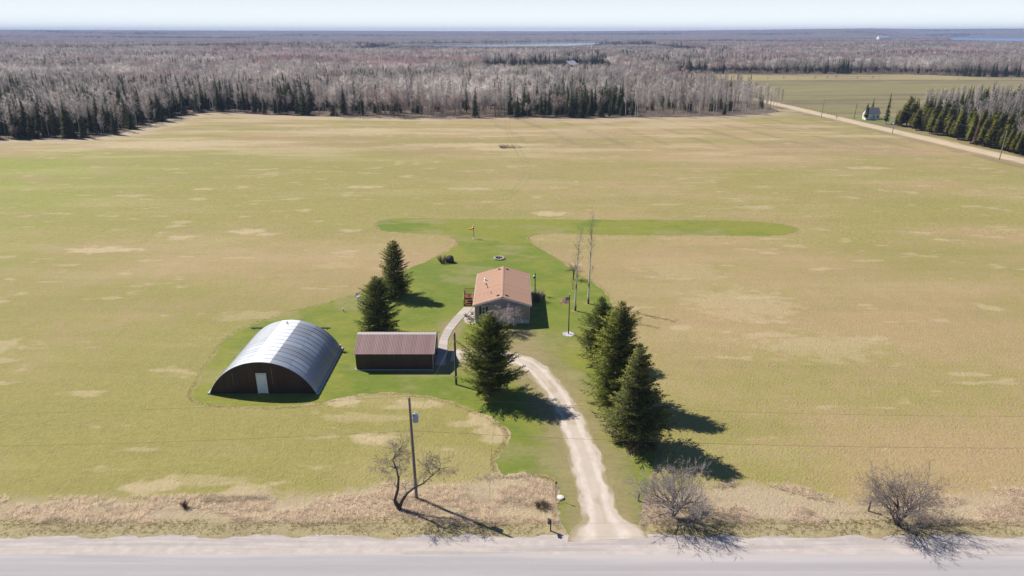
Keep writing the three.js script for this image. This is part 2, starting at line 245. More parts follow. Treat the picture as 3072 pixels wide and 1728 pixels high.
// hay field: one sheet, a fine texture near the yard and a coarser one beyond
{
  const N = { x0: -112, x1: 112, z0: -36, z1: -132 }, F = { x0: -420, x1: 420, z0: -36, z1: -480 };
  const tex = (R, w, h) => colourTexture(w, h, (u, v, o) => fieldColour(lerp(R.x0, R.x1, u), lerp(R.z0, R.z1, v), o));
  const tn = tex(N, 2048, 1000), tf = tex(F, 1536, 1000);
  const quads = [[N, N]]; for (const r of [[F.x0, F.x1, N.z1, F.z1], [F.x0, N.x0, N.z0, N.z1], [N.x1, F.x1, N.z0, N.z1]]) quads.push([{ x0: r[0], x1: r[1], z0: r[2], z1: r[3] }, F]);
  const pos = [], uv = [], idx = [];
  for (const [q, R] of quads) { const k = pos.length / 3; for (const [x, z] of [[q.x0, q.z0], [q.x1, q.z0], [q.x1, q.z1], [q.x0, q.z1]]) { pos.push(x, 0, z); uv.push((x - R.x0) / (R.x1 - R.x0), (z - R.z0) / (R.z1 - R.z0)); } idx.push(k, k + 1, k + 2, k, k + 2, k + 3); }
  const g = new THREE.BufferGeometry(); g.setAttribute('position', new THREE.Float32BufferAttribute(pos, 3)); g.setAttribute('uv', new THREE.Float32BufferAttribute(uv, 2));
  g.setAttribute('normal', new THREE.Float32BufferAttribute(pos.map((_, i) => i % 3 === 1 ? 1 : 0), 3)); g.setIndex(idx); g.addGroup(0, 6, 0); g.addGroup(6, 18, 1);
  const bump = greyTexture(512, 512, (u, v) => { const x = u * 16, y = v * 16; const t = (f, s) => { const a = noise(x * f + s, y * f), b = noise((x - 16) * f + s, y * f), c = noise(x * f + s, (y - 16) * f), d = noise((x - 16) * f + s, (y - 16) * f); return lerp(lerp(a, b, u), lerp(c, d, u), v); }; return 0.6 * t(2, 0) + 0.4 * t(5, 9); });
  const mk = (t, R, sc, bs) => { const b = bump.clone(); b.needsUpdate = true; b.repeat.set((R.x1 - R.x0) / sc, (R.z0 - R.z1) / sc); return new THREE.MeshStandardMaterial({ map: t, roughness: 0.95, bumpMap: b, bumpScale: bs }); };
  structure('hay_field', g, [mk(tn, N, 4.7, 0.085), mk(tf, F, 15, 0.13)], 'wide mown hay field of tan and olive early spring grass', 'field');
  // lawn
  const Lb = { x0: -42, x1: 64, z0: -46, z1: -154 }, tl = colourTexture(1600, 1600, (u, v, o) => lawnColour(lerp(Lb.x0, Lb.x1, u), lerp(Lb.z0, Lb.z1, v), o));
  const lb = bump.clone(); lb.needsUpdate = true; lb.repeat.set(50, 50);
  structure('lawn', sheet(LAWN_EDGE, 0.006, (x, z) => [(x - Lb.x0) / (Lb.x1 - Lb.x0), (z - Lb.z0) / (Lb.z1 - Lb.z0)]), new THREE.MeshStandardMaterial({ map: tl, roughness: 0.95, bumpMap: lb, bumpScale: 0.03 }), 'short green mown lawn with a long strip branching off behind the house', 'lawn');
  // east pasture and two small clearings
  const P = { x0: 120, x1: 860, z0: -225, z1: -760 };
  const tp = colourTexture(1024, 640, (u, v, o) => {
    const x = lerp(P.x0, P.x1, u), z = lerp(P.z0, P.z1, v), s = fbm(x * 0.006, z * 0.075, 4), q = fbm(x * 0.03, z * 0.12, 3), d = fbm(x * 0.3, z * 0.5, 2);
    o[0] = 0.205; o[1] = 0.178; o[2] = 0.072; mix3(o, [0.33, 0.265, 0.13], sstep(-628, -650, z + 8 * (q - 0.5)) * 0.85); mix3(o, [0.14, 0.11, 0.06], 0.8 * sstep(0.5, 0.66, s)); mix3(o, [0.27, 0.235, 0.11], 0.5 * sstep(0.55, 0.7, q));
    mix3(o, [0.165, 0.195, 0.045], 0.85 * sstep(22, 12, Math.abs(x - 174)) * sstep(14, 7, Math.abs(z + 341)) * (0.6 + 0.6 * q));
    if (inPoly(x, z, FOREST_B)) mix3(o, [0.17, 0.115, 0.085], 0.95);
    const e = 0.9 + 0.2 * d; o[0] *= e; o[1] *= e; o[2] *= e;
  });
  const pm = new THREE.MeshStandardMaterial({ map: tp, roughness: 0.95 }), puv = (x, z) => [(x - P.x0) / (P.x1 - P.x0), (z - P.z0) / (P.z1 - P.z0)];
  structure('pasture', sheet(wobble(smooth([[176, -226], [172, -280], [166, -340], [161, -400], [157, -425], [148, -470], [136, -520], [136, -600], [168, -735], [300, -741], [405, -740], [445, -692], [560, -662], [860, -645], [860, -226]], 160), 3, 0.03), 0.012, puv), pm, 'brown-streaked green pasture across the dirt road', 'pasture');
  structure('clearing', sheet(wobble(smooth(CLEAR_A, 60), 3, 0.03), 0.012, (x, z) => [0.3 + x / 700, 0.62 - (z + 640) / 1300]), pm, 'narrow tan clearing in the woods around the far barn', 'clearing');
  structure('clearing', sheet(wobble(smooth(CLEAR_B, 40), 3, 0.03), 0.012, (x, z) => [0.4 + x / 900, 0.85 + (z + 960) / 2400]), pm, 'small pale clearing in the woods beyond the far barn', 'clearing');
}
// ---------------------------------------------------------------- roads
{
  const tr = colourTexture(2048, 256, (u, v, o) => {
    const x = u * 120, z = v * 7.4, s = fbm(x * 0.09, z * 1.6, 4), q = fbm(x * 1.1, z * 3, 3), h = hash2(Math.floor(x * 17), Math.floor(z * 34));
    o[0] = 0.355; o[1] = 0.336; o[2] = 0.348; const k = 0.9 + 0.16 * s + 0.06 * q + 0.05 * h; o[0] *= k; o[1] *= k; o[2] *= k;
    mix3(o, [0.46, 0.42, 0.42], 0.8 * sstep(6.5, 7.4, z + (s - 0.5) * 1.6) + 0.25 * sstep(0.55, 0.75, fbm(x * 0.05, z * 2.4 + 30, 3)));
    mix3(o, [0.24, 0.235, 0.245], 0.5 * sstep(0.05, 0.015, Math.abs(z - 2.5 + 0.2 * noise(x * 0.2, 3))) * (noise(x * 0.4, 7) > 0.35 ? 1 : 0));
    mix3(o, [0.3, 0.283, 0.29], 0.35 * sstep(0.55, 0.15, Math.abs(z - 5.9)) * (0.5 + q)); mix3(o, [0.31, 0.29, 0.295], 0.4 * sstep(0.62, 0.7, fbm(x * 0.04 + 9, z * 0.9, 3)));
  });
  tr.wrapS = THREE.MirroredRepeatWrapping;
  const road = new THREE.PlaneGeometry(720, 7.4).rotateX(-Math.PI / 2).translate(0, 0.03, -40.95), uv = road.attributes.uv, rp = road.attributes.position;
  for (let i = 0; i < uv.count; i++) uv.setXY(i, (rp.getX(i) + 60) / 120, (-37.25 - rp.getZ(i)) / 7.4);
  structure('paved_road', road, new THREE.MeshStandardMaterial({ map: tr, roughness: 0.9 }), 'pale weathered asphalt county road running past the yard', 'road');
  const top = []; for (let x = -200; x <= 200; x += 0.5) top.push([x, -46.75 + 0.5 * (fbm(x * 0.55, 2, 4) - 0.5) * 2 - 0.1 * noise(x * 3, 9) - 1.1 * Math.exp(-(((x - 8) / 2.6) ** 2))]);
  const shoulder = [[-200, -34], ...top, [200, -34]];
  const ts = colourTexture(2048, 256, (u, v, o) => {
    const x = u * 60, z = v * 6, q = fbm(x * 1.6, z * 2.2, 3), h = hash2(Math.floor(x * 30), Math.floor(z * 30)), s = fbm(x * 0.12, z * 2.6, 3);
    o[0] = 0.45; o[1] = 0.395; o[2] = 0.375; mix3(o, [0.36, 0.32, 0.315], 0.7 * sstep(0.52, 0.66, s)); mix3(o, [0.48, 0.43, 0.41], 0.6 * sstep(0.55, 0.4, s) * sstep(0.4, 0.7, q)); const k = 0.84 + 0.2 * q + 0.14 * h; o[0] *= k; o[1] *= k; o[2] *= k;
  });
  ts.wrapS = ts.wrapT = THREE.MirroredRepeatWrapping;
  const sm = new THREE.MeshStandardMaterial({ map: ts, roughness: 0.95 });
  structure('road_shoulder', sheet(shoulder, 0.014, (x, z) => [(x + 30) / 60, (-z - 44.4) / 6 + 0.25]), sm, 'pale gravel shoulder along the asphalt road', 'road');
  // driveway ribbon with wheel tracks along it
  const td = colourTexture(512, 2048, (u, v, o) => {
    const s = (u - 0.5) * 3.4, l = v * 60, q = fbm(s * 2 + 5, l * 1.2, 3), h = hash2(Math.floor(s * 34), Math.floor(l * 34)), e = fbm(s * 1.1, l * 0.4, 3);
    o[0] = 0.48; o[1] = 0.41; o[2] = 0.345; const track = Math.max(sstep(0.42, 0.12, Math.abs(s - 0.75)), sstep(0.42, 0.12, Math.abs(s + 0.75)));
    mix3(o, [0.58, 0.51, 0.455], track * (0.3 + 0.7 * q)); mix3(o, [0.36, 0.285, 0.2], 0.6 * sstep(0.5, 0.72, e) * (1 - track)); mix3(o, [0.3, 0.24, 0.14], 0.95 * sstep(0.62, 0.92, Math.abs(s) / 1.7 + (e - 0.5) * 0.9)); mix3(o, [0.22, 0.2, 0.07], 0.8 * sstep(0.85, 1.0, Math.abs(s) / 1.7 + (q - 0.5) * 0.5)); const k = 0.86 + 0.18 * q + 0.12 * h; o[0] *= k; o[1] *= k; o[2] *= k;
  });
  const b = { p: [], uv: [], i: [] }; let len = 0;
  DRIVE.forEach((p, i) => {
    const a = DRIVE[Math.max(0, i - 1)], c = DRIVE[Math.min(DRIVE.length - 1, i + 1)], dx = c[0] - a[0], dz = c[1] - a[1], l = Math.hypot(dx, dz); if (i) len += Math.hypot(p[0] - DRIVE[i - 1][0], p[1] - DRIVE[i - 1][1]);
    const w = 1.75 + 1.7 * sstep(-50.5, -46.4, p[1]) ** 1.5 + 0.5 * sstep(2, -6, p[0]) * (p[1] < -70 ? 1 : 0), wl = w + 0.6 * (fbm(len * 1.1, 3, 3) - 0.5), wr = w + 0.6 * (fbm(len * 1.1, 31, 3) - 0.5);
    for (const [k, u] of [[-wl, 0], [-wl * 0.5, 0.25], [0, 0.5], [wr * 0.5, 0.75], [wr, 1]]) { b.p.push(p[0] - dz / l * k, 0.024 - 0.008 * Math.abs(u - 0.5), p[1] + dx / l * k); b.uv.push(u, len / 60); }
    if (i) for (let k = 0; k < 4; k++) { const q = i * 5 + k; b.i.push(q - 5, q - 4, q, q - 4, q + 1, q); }
  });
  const g = new THREE.BufferGeometry(); g.setAttribute('position', new THREE.Float32BufferAttribute(b.p, 3)); g.setAttribute('uv', new THREE.Float32BufferAttribute(b.uv, 2)); g.setIndex(b.i); g.computeVertexNormals();
  structure('gravel_driveway', g, new THREE.MeshStandardMaterial({ map: td, roughness: 0.95 }), 'curving pale gravel driveway from the road up to the yard', 'driveway');
  // concrete path: cast slabs with open joints
  const lane = [[[-10, -78.6], [-8.6, -78.6]], [[-9.98, -83.2], [-8.66, -82.6]], [[-10.05, -86.4], [-8.9, -86.2]], [[-9.75, -89.8], [-8.5, -89.6]], [[-8.9, -93.6], [-7.55, -93.3]], [[-7.9, -97], [-6.5, -96.6]], [[-7.5, -98.3], [-6.15, -98.3]]];
  const walk = new THREE.Group(); walk.name = 'concrete_path'; walk.userData = { label: 'curving pale concrete path of cast slabs from the brown shed to the deck', category: 'path', kind: 'structure' }; scene.add(walk);
  const cm = [0, 1, 2].map((k) => mat(0.47 - 0.03 * k, 0.42 - 0.03 * k, 0.385 - 0.025 * k, 0.9));
  for (let i = 0; i < lane.length - 1; i++) {
    const [a, c] = lane[i], [d, e] = lane[i + 1], L = Math.hypot(a[0] - d[0], a[1] - d[1]), n = Math.max(1, Math.round(L / 1.5));
    for (let k = 0; k < n; k++) {
      const t0 = (k + 0.012) / n, t1 = (k + 0.988) / n, m = (p, q, t) => [lerp(p[0], q[0], t), lerp(p[1], q[1], t)];
      const P = [m(a, d, t0), m(c, e, t0), m(c, e, t1), m(a, d, t1)], s = new THREE.Shape(P.map((p) => new THREE.Vector2(p[0], -p[1])));
      part('slab', new THREE.ExtrudeGeometry(s, { depth: 0.05, bevelEnabled: false }).rotateX(-Math.PI / 2).translate(0, 0.008 + 0.004 * ((i + k) % 3), 0), cm[(i * 2 + k) % 3], walk);
    }
  }
  // dirt road to the east
  const dl = [], dr = []; for (let z = -150; z >= -720; z -= 3) { const c = 172.8 + (z + 180) * 0.061, w = 4.3; dl.push([c - w + 0.9 * (fbm(z * 0.09, 1, 3) - 0.5), z]); dr.push([c + w + 0.9 * (fbm(z * 0.09, 21, 3) - 0.5), z]); }
  const te = colourTexture(256, 1024, (u, v, o) => { const s = (u - 0.5) * 9, l = v * 300, q = fbm(s * 0.7, l * 0.25, 3), tk = Math.max(sstep(0.9, 0.2, Math.abs(s - 1.1)), sstep(0.9, 0.2, Math.abs(s + 1.4))); o[0] = 0.47; o[1] = 0.365; o[2] = 0.245; mix3(o, [0.56, 0.46, 0.35], tk * 0.9); const k = 0.88 + 0.22 * q; o[0] *= k; o[1] *= k; o[2] *= k; });
  te.wrapT = THREE.MirroredRepeatWrapping;
  structure('dirt_road', sheet([...dl, ...dr.reverse()], 0.03, (x, z) => [(x - (172.8 + (z + 180) * 0.061)) / 9 + 0.5, -z / 300]), new THREE.MeshStandardMaterial({ map: te, roughness: 0.95 }), 'straight tan dirt road past the farmhouse and the cedar row', 'road');
  // lakes
  const water = new THREE.MeshPhysicalMaterial({ roughness: 0.06, ior: 1.33 }); water.color.setRGB(0.08, 0.17, 0.32);
  const deep = new THREE.MeshPhysicalMaterial({ roughness: 0.3, ior: 1.33, specularIntensity: 0.5 }); deep.color.setRGB(0.1, 0.27, 0.6);
  structure('lake', sheet(wobble(smooth([[-330, -2330], [-80, -2200], [180, -2350], [330, -2750], [470, -3400], [300, -3480], [120, -3050], [-120, -2800], [-360, -2620]], 80), 30, 0.004), 0.4, null), water, 'pale glinting lake beyond the woods', 'lake');
  structure('lake', sheet(wobble(smooth([[2480, -3650], [3400, -3700], [5200, -5200], [5000, -6300], [4100, -6100], [3200, -5300], [2700, -4500]], 80), 40, 0.003), 0.4, null), deep, 'deep blue lake beneath the distant ridge', 'lake');
}
// ---------------------------------------------------------------- arched metal shed
{
  const t = thing('arched_metal_shed', 'galvanised arched metal shed with a dark brown end wall and white door', 'shed', -29.35, 0, -71.3);
  const R = 6.87, cy = -2.62, D = 12.1, bounds = [-67.6, -46, -28.5, -10.5, 10.5, 28.5, 46, 67.6].map((d) => d * Math.PI / 180), bays = 12, R0 = rng(41);
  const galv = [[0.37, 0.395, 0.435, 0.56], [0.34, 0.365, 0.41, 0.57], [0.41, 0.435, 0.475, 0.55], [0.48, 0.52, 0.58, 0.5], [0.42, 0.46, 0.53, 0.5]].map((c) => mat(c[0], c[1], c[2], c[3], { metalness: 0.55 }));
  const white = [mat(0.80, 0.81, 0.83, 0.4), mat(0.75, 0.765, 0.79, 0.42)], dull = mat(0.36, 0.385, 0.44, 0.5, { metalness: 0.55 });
  const panelGeo = (a0, a1, z0, z1) => {           // sheet with a raised seam rib at its near edge
    const prof = [[z0, 0], [z0 - 0.04, 0.05], [z0 - 0.08, 0.05], [z0 - 0.12, 0.004], [z0 - (z0 - z1) * 0.5, 0.02], [z1 + 0.006, 0.0]], n = 7, p = [], idx = [];
    for (let i = 0; i <= n; i++) { const a = lerp(a0, a1, i / n); for (const [z, h] of prof) p.push(Math.sin(a) * (R + h), cy + Math.cos(a) * (R + h), z); }
    const m = prof.length; for (let i = 0; i < n; i++) for (let k = 0; k < m - 1; k++) { const q = i * m + k; idx.push(q, q + m, q + 1, q + 1, q + m, q + m + 1); }
    const g = new THREE.BufferGeometry(); g.setAttribute('position', new THREE.Float32BufferAttribute(p, 3)); g.setIndex(idx); g.computeVertexNormals(); return g;
  };
  for (let s = 0; s < 7; s++) {
    const g = panelGeo(bounds[s] + 0.0008, bounds[s + 1] - 0.0008, 0.28, 0.28 - (D + 0.4) / bays);
    for (let b = 0; b < bays; b++) {
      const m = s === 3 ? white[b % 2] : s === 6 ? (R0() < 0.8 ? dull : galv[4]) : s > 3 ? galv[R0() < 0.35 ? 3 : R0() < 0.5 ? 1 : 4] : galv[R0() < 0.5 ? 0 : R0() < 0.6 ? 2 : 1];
      const o = part('roof_panel', g, m, t); o.position.z = -b * (D + 0.4) / bays;
    }
  }
  // end wall of upright ribbed sheets cut to the arch, joints recessed
  const top = (x) => Math.sqrt(Math.max(0, 6.8 * 6.8 - x * x)) + cy, brown = [0, 1, 2].map((k) => mat(0.026 + 0.004 * k, 0.0135 + 0.0025 * k, 0.013 + 0.002 * k, 0.55));
  const wallPanel = (x0, x1) => { const P = [[x0, 0.05], [x1, 0.05]]; for (let i = 0; i <= 6; i++) { const x = lerp(x1, x0, i / 6); P.push([x, Math.max(0.06, top(x))]); } return P; };
  for (const z of [0, -D]) for (let i = 0; i < 14; i++) {
    const x0 = -6.26 + i * 12.52 / 14 + 0.008, x1 = -6.26 + (i + 1) * 12.52 / 14 - 0.008, list = [prism(wallPanel(x0, x1), 0.05, z - 0.05)];
    for (let k = 0; k < 3; k++) { const x = x0 + 0.14 + k * 0.3, h = top(Math.abs(x) > 6.2 ? 6.2 : x) - 0.08; if (h > 0.15) list.push(box(0.045, h - 0.06, 0.03, x, 0.06 + (h - 0.06) / 2, z + (z ? -0.065 : 0.015))); }
    part('wall_panel', list, brown[(i * 7) % 3], t);
  }
  const skirt = mat(0.42, 0.42, 0.43, 0.8);
  for (const s of [-1, 1]) part('foundation', box(0.3, 0.18, D + 0.5, s * 6.42, 0.09, -D / 2), skirt, t);
  part('sill', box(12.4, 0.09, 0.14, 0, 0.045, 0.05), mat(0.07, 0.06, 0.055, 0.8), t);
  const d = part('door', [box(1.0, 2.5, 0.05, -0.02, 1.32, 0.085)], mat(0.62, 0.68, 0.74, 0.5), t);
  part('door_frame', [box(0.09, 2.62, 0.11, -0.58, 1.33, 0.09), box(0.09, 2.62, 0.11, 0.54, 1.33, 0.09), box(1.21, 0.1, 0.11, -0.02, 2.69, 0.09)], mat(0.72, 0.74, 0.76, 0.5), d);
  part('door_handle', [box(0.05, 0.05, 0.09, 0.38, 1.2, 0.14), box(0.16, 0.03, 0.03, 0.32, 1.2, 0.18)], mat(0.2, 0.2, 0.2, 0.3, { metalness: 0.8 }), d);
  part('trim', [box(0.035, 1.7, 0.02, -3.4, 1.95, 0.07)], mat(0.25, 0.2, 0.19, 0.6), t); part('trim', [box(0.035, 2.2, 0.02, 1.25, 2.35, 0.07)], mat(0.25, 0.2, 0.19, 0.6), t);
  part('door_track', [box(10.6, 0.16, 0.16, -0.25, 3.0, -D - 0.25), ...[-5.1, -2.5, 2.2, 4.7].map((x) => box(0.1, 0.12, 0.26, x, 2.9, -D - 0.12))], mat(0.05, 0.055, 0.06, 0.6), t);
  part('sliding_door', [box(3.2, 2.85, 0.07, -1.7, 1.45, -D - 0.2), box(3.2, 2.85, 0.07, 1.6, 1.45, -D - 0.2)], brown[1], t);
  part('roof_vent', [cyl(0.09, 0.09, 0.3, -0.15, 4.2, -10.9), cyl(0.16, 0.02, 0.12, -0.15, 4.5, -10.9)], mat(0.5, 0.5, 0.52, 0.4, { metalness: 0.6 }), t);
  part('side_vent', [box(0.3, 0.3, 0.3, 6.35, 0.75, -D + 0.6), box(0.5, 0.05, 0.05, 6.65, 0.55, -D + 0.5)], mat(0.4, 0.42, 0.44, 0.6), t);
}
// ---------------------------------------------------------------- brown metal shed
{
  const t = thing('brown_shed', 'long low brown metal shed with a mauve-brown ribbed roof', 'shed', -14.85, 0, -77.4);
  const W = 9.7, D = 6.3, E = 2.36, RZ = -3.15, RH = 3.72, wall = [0, 1, 2].map((k) => mat(0.04 + 0.004 * k, 0.022 + 0.003 * k, 0.019 + 0.003 * k, 0.55)), roof = [0, 1, 2].map((k) => mat(0.285 + 0.02 * k, 0.175 + 0.013 * k, 0.165 + 0.012 * k, 0.5));
  const N = 16;
  for (let i = 0; i < N; i++) {
    const w = W / N, x = -W / 2 + (i + 0.5) * w, ribs = (z) => [box(w - 0.012, E - 0.06, 0.04, x, 0.06 + (E - 0.06) / 2, z), ...[-0.15, 0.15].map((k) => box(0.04, E - 0.08, 0.03, x + k, 0.06 + (E - 0.06) / 2, z + (z < -3 ? -0.03 : 0.03)))];
    part('wall_panel', ribs(0), wall[(i * 5) % 3], t); part('wall_panel', ribs(-D), wall[(i * 7 + 1) % 3], t);
  }
  for (const s of [-1, 1]) for (let i = 0; i < 10; i++) {
    const z0 = -i * D / 10 - 0.03, z1 = -(i + 1) * D / 10 - 0.0, h = (z) => E + (RH - 0.12 - E) * (1 - Math.abs(z - RZ) / 3.15) - 0.02;
    const g = prism([[z0, 0.06], [z1, 0.06], [z1, h(z1)], ...(z0 > RZ && z1 < RZ ? [[RZ, h(RZ)]] : []), [z0, h(z0)]], 0.05, 0).rotateY(-Math.PI / 2).translate(s * (W / 2) + (s > 0 ? 0.0 : 0.05), 0, 0);
    part('wall_panel', g, wall[(i * 3) % 3], t);
  }
  const RWid = W + 0.36, n2 = 17, over = 0.26, slope = Math.atan2(RH - E, 3.15), L = (3.15 + over) / Math.cos(slope);
  for (const side of [1, -1]) for (let i = 0; i < n2; i++) {
    const w = RWid / n2, x = -RWid / 2 + (i + 0.5) * w, list = [box(w - 0.006, 0.03, L, x, 0, 0), ...[-0.2, 0, 0.2].map((k) => box(0.045, 0.035, L, x + k * w / 0.6, 0.03, 0))];
    const g = join(list).rotateX(side * slope).translate(0, (RH + E - Math.tan(slope) * over) / 2 + 0.03, RZ + side * (3.15 + over) / 2);
    part('roof_panel', g, roof[(i * 5 + (side > 0 ? 0 : 1)) % 3], t);
  }
  part('ridge_cap', [box(RWid + 0.04, 0.025, 0.42, 0, 0, 0).rotateX(slope).translate(0, RH - 0.02, RZ + 0.19), box(RWid + 0.04, 0.025, 0.3, 0, 0, 0).rotateX(-slope).translate(0, RH + 0.005, RZ - 0.12)], mat(0.62, 0.57, 0.55, 0.5), t);
  part('rake_trim', [box(0.07, 0.14, L, RWid / 2 + 0.045, 0, 0).rotateX(slope).translate(0, (RH + E) / 2 - 0.02, RZ + (3.15 + over) / 2)], mat(0.45, 0.41, 0.4, 0.5), t);
  part('rake_trim', [box(0.07, 0.14, L, RWid / 2 + 0.045, 0, 0).rotateX(-slope).translate(0, (RH + E) / 2 - 0.02, RZ - (3.15 + over) / 2)], mat(0.45, 0.41, 0.4, 0.5), t);
  const d = part('door', box(0.05, 2.0, 0.95, W / 2 + 0.08, 1.06, -4.5), mat(0.10, 0.05, 0.045, 0.5), t); part('door_handle', box(0.06, 0.04, 0.12, W / 2 + 0.13, 1.05, -4.15), mat(0.5, 0.5, 0.5, 0.3, { metalness: 0.8 }), d);
  part('garage_door', box(0.05, 2.1, 2.5, W / 2 + 0.075, 1.11, -1.9), mat(0.07, 0.035, 0.03, 0.5), t);
  part('electric_meter', [box(0.16, 0.5, 0.34, W / 2 + 0.14, 1.9, -2.9), cyl(0.03, 0.03, 1.4, W / 2 + 0.14, 2.1, -2.9), box(0.14, 0.08, 0.14, W / 2 + 0.14, 3.5, -2.9)], mat(0.45, 0.46, 0.48, 0.5), t);
  part('corner_trim', box(0.09, E - 0.1, 0.09, W / 2 + 0.05, E / 2, 0.05), mat(0.34, 0.33, 0.34, 0.5), t);
  part('foundation', [box(W + 0.16, 0.07, 0.2, 0, 0.035, 0.1), box(0.2, 0.07, D, -W / 2 - 0.08, 0.035, -D / 2)], mat(0.40, 0.38, 0.37, 0.9), t);
}
// ---------------------------------------------------------------- house
{
  const t = thing('ranch_house', 'single-storey grey house with an orange-tan shingle gable roof', 'house', -1.42, 0, -92.0);
  const HW = 3.98, D = 13.3, F = 0.62, E = 3.0, RH = 4.2, slope = Math.atan2(RH - E, HW);
  const sid = greyTexture(8, 64, (u, v) => v < 0.12 ? v / 0.12 * 0.2 : 0.2 + 0.8 * v); const rep = (t0, a, b) => { const c = t0.clone(); c.needsUpdate = true; c.repeat.set(a, b); return c; };
  const wm = mat(0.30, 0.275, 0.262, 0.7, { bumpMap: rep(sid, 1, 1 / 0.2), bumpScale: 0.025 });
  part('gable_wall', prism([[-HW, F], [HW, F], [HW, E - 0.04], [0, RH - 0.06], [-HW, E - 0.04]], 0.12, -0.12), wm, t);
  part('gable_wall', prism([[-HW, F], [HW, F], [HW, E - 0.04], [0, RH - 0.06], [-HW, E - 0.04]], 0.12, -D), wm, t);
  const wm2 = mat(0.30, 0.275, 0.262, 0.7, { bumpMap: rep(sid, 1, 12), bumpScale: 0.025 });
  for (const s of [-1, 1]) part('side_wall', box(0.12, E - F - 0.03, D - 0.26, s * (HW - 0.06), (E + F) / 2 - 0.02, -D / 2), wm2, t);
  const sk = mat(0.44, 0.475, 0.49, 0.6); part('foundation_skirt', box(HW * 2 - 0.05, F - 0.02, 0.06, 0, F / 2, -0.06), sk, t); part('foundation_skirt', box(HW * 2 - 0.05, F - 0.02, 0.06, 0, F / 2, -D + 0.06), sk, t);
  for (const s of [-1, 1]) part('foundation_skirt', box(0.06, F - 0.02, D - 0.2, s * (HW - 0.06), F / 2, -D / 2), sk, t);
  for (const s of [-1, 1]) part('corner_trim', box(0.11, E - F - 0.02, 0.11, s * (HW - 0.03), (E + F) / 2, -0.02), mat(0.42, 0.41, 0.42, 0.6), t);
  // roof: overlapping shingle courses on each slope, three blends of shingle
  const rw = HW + 0.24, L = rw / Math.cos(slope), courses = 27, RD = D + 0.5;
  const blend = [0, 1, 2, 3].map((k) => { const sd = k * 50; const tx = colourTexture(512, 16, (u, v, o) => { const c = Math.floor(u * 96), h = hash2(c, sd), q = hash2(Math.floor(u * 512), Math.floor(v * 16) + sd); const f = 0.74 + 0.3 * h + 0.2 * q; o[0] = 0.40 * f; o[1] = 0.24 * f * (0.97 + 0.06 * h); o[2] = 0.172 * f; }); return new THREE.MeshStandardMaterial({ map: tx, roughness: 0.95 }); });
  for (const s of [-1, 1]) {
    const roof = part('roof', box(L, 0.08, RD, 0, 0, 0).rotateZ(-s * slope).translate(s * rw / 2, (RH + RH - rw * Math.tan(slope)) / 2 + 0.02, -D / 2), mat(0.25, 0.14, 0.1, 0.9), t);
    for (let i = 0; i < courses; i++) {
      const w = L / courses, g = box(w * 1.12, 0.02, RD + 0.02, 0, 0, 0), u = g.attributes.uv, pz = g.attributes.position; for (let k = 0; k < u.count; k++) u.setXY(k, pz.getZ(k) / RD + 0.5, pz.getX(k) / w + 0.5);
      g.rotateZ(-s * 0.11).translate(s * ((i + 0.5) * w - L / 2), 0.066, 0).rotateZ(-s * slope).translate(s * rw / 2, (RH + RH - rw * Math.tan(slope)) / 2 + 0.02, -D / 2);
      part('shingle_course', g, blend[(i * 7 + (s > 0 ? 1 : 0)) % 4], roof);
    }
  }
  part('ridge_cap', [box(0.2, 0.02, RD + 0.03, -0.09, 0, 0).rotateZ(slope).translate(-0.0, RH + 0.125, -D / 2), box(0.2, 0.02, RD + 0.03, 0.09, 0, 0).rotateZ(-slope).translate(0.0, RH + 0.128, -D / 2)], blend[2], t);
  const fas = mat(0.66, 0.65, 0.67, 0.5);
  for (const s of [-1, 1]) part('rake_board', box(L, 0.2, 0.05, 0, 0, 0).rotateZ(-s * slope).translate(s * rw / 2, (RH + RH - rw * Math.tan(slope)) / 2 - 0.06, 0.28), fas, t);
  for (const s of [-1, 1]) part('gutter', box(0.1, 0.12, RD - 0.1, s * (rw + 0.03), RH - rw * Math.tan(slope) - 0.02, -D / 2), fas, t);
  part('soffit', box(2 * rw - 0.1, 0.02, 0.2, 0, E - 0.05, 0.13), fas, t);
  // front window with shutters
  const wx = -2.72, wy = 2.1, w = part('window', box(0.5, 1.1, 0.05, wx, wy, 0.015), mat(0.75, 0.75, 0.76, 0.5), t);
  for (const k of [0, 1]) part('pane', box(0.38, 0.46, 0.03, wx, wy - 0.26 + k * 0.52, 0.04), mat(0.035, 0.05, 0.06, 0.08), w);
  for (const s of [-1, 1]) { const sh = part('shutter', box(0.34, 1.14, 0.045, wx + s * 0.46, wy, 0.025), mat(0.012, 0.014, 0.022, 0.6), t); for (let k = 0; k < 7; k++) part('slat', box(0.27, 0.05, 0.02, wx + s * 0.46, wy - 0.45 + k * 0.15, 0.055), mat(0.018, 0.02, 0.03, 0.6), sh); }
  // windows and doors on the long sides
  for (const [s, z, h] of [[-1, -3.2, 1.1], [-1, -10.6, 1.1], [1, -2.5, 1.1], [1, -6.2, 1.1], [1, -10.8, 1.1]]) { const a = part('window', box(0.05, h, 1.1, s * (HW + 0.01), 2.05, z), mat(0.75, 0.75, 0.76, 0.5), t); for (const k of [-1, 1]) part('pane', box(0.03, h - 0.14, 0.46, s * (HW + 0.03), 2.05, z + k * 0.26), mat(0.035, 0.05, 0.06, 0.08), a); }
  const dr = part('door', box(0.06, 2.0, 0.95, -HW - 0.02, F + 1.34, -8.6), mat(0.7, 0.7, 0.68, 0.5), t); part('door_handle', box(0.08, 0.05, 0.1, -HW - 0.08, F + 1.3, -8.25), mat(0.4, 0.35, 0.2, 0.3, { metalness: 0.8 }), dr);
  // things on the roof
  const on = (x, z, k = 0.09) => V(x, RH - Math.abs(x) * Math.tan(slope) + k, z), dk = mat(0.05, 0.04, 0.04, 0.7), pipe = mat(0.07, 0.06, 0.055, 0.6);
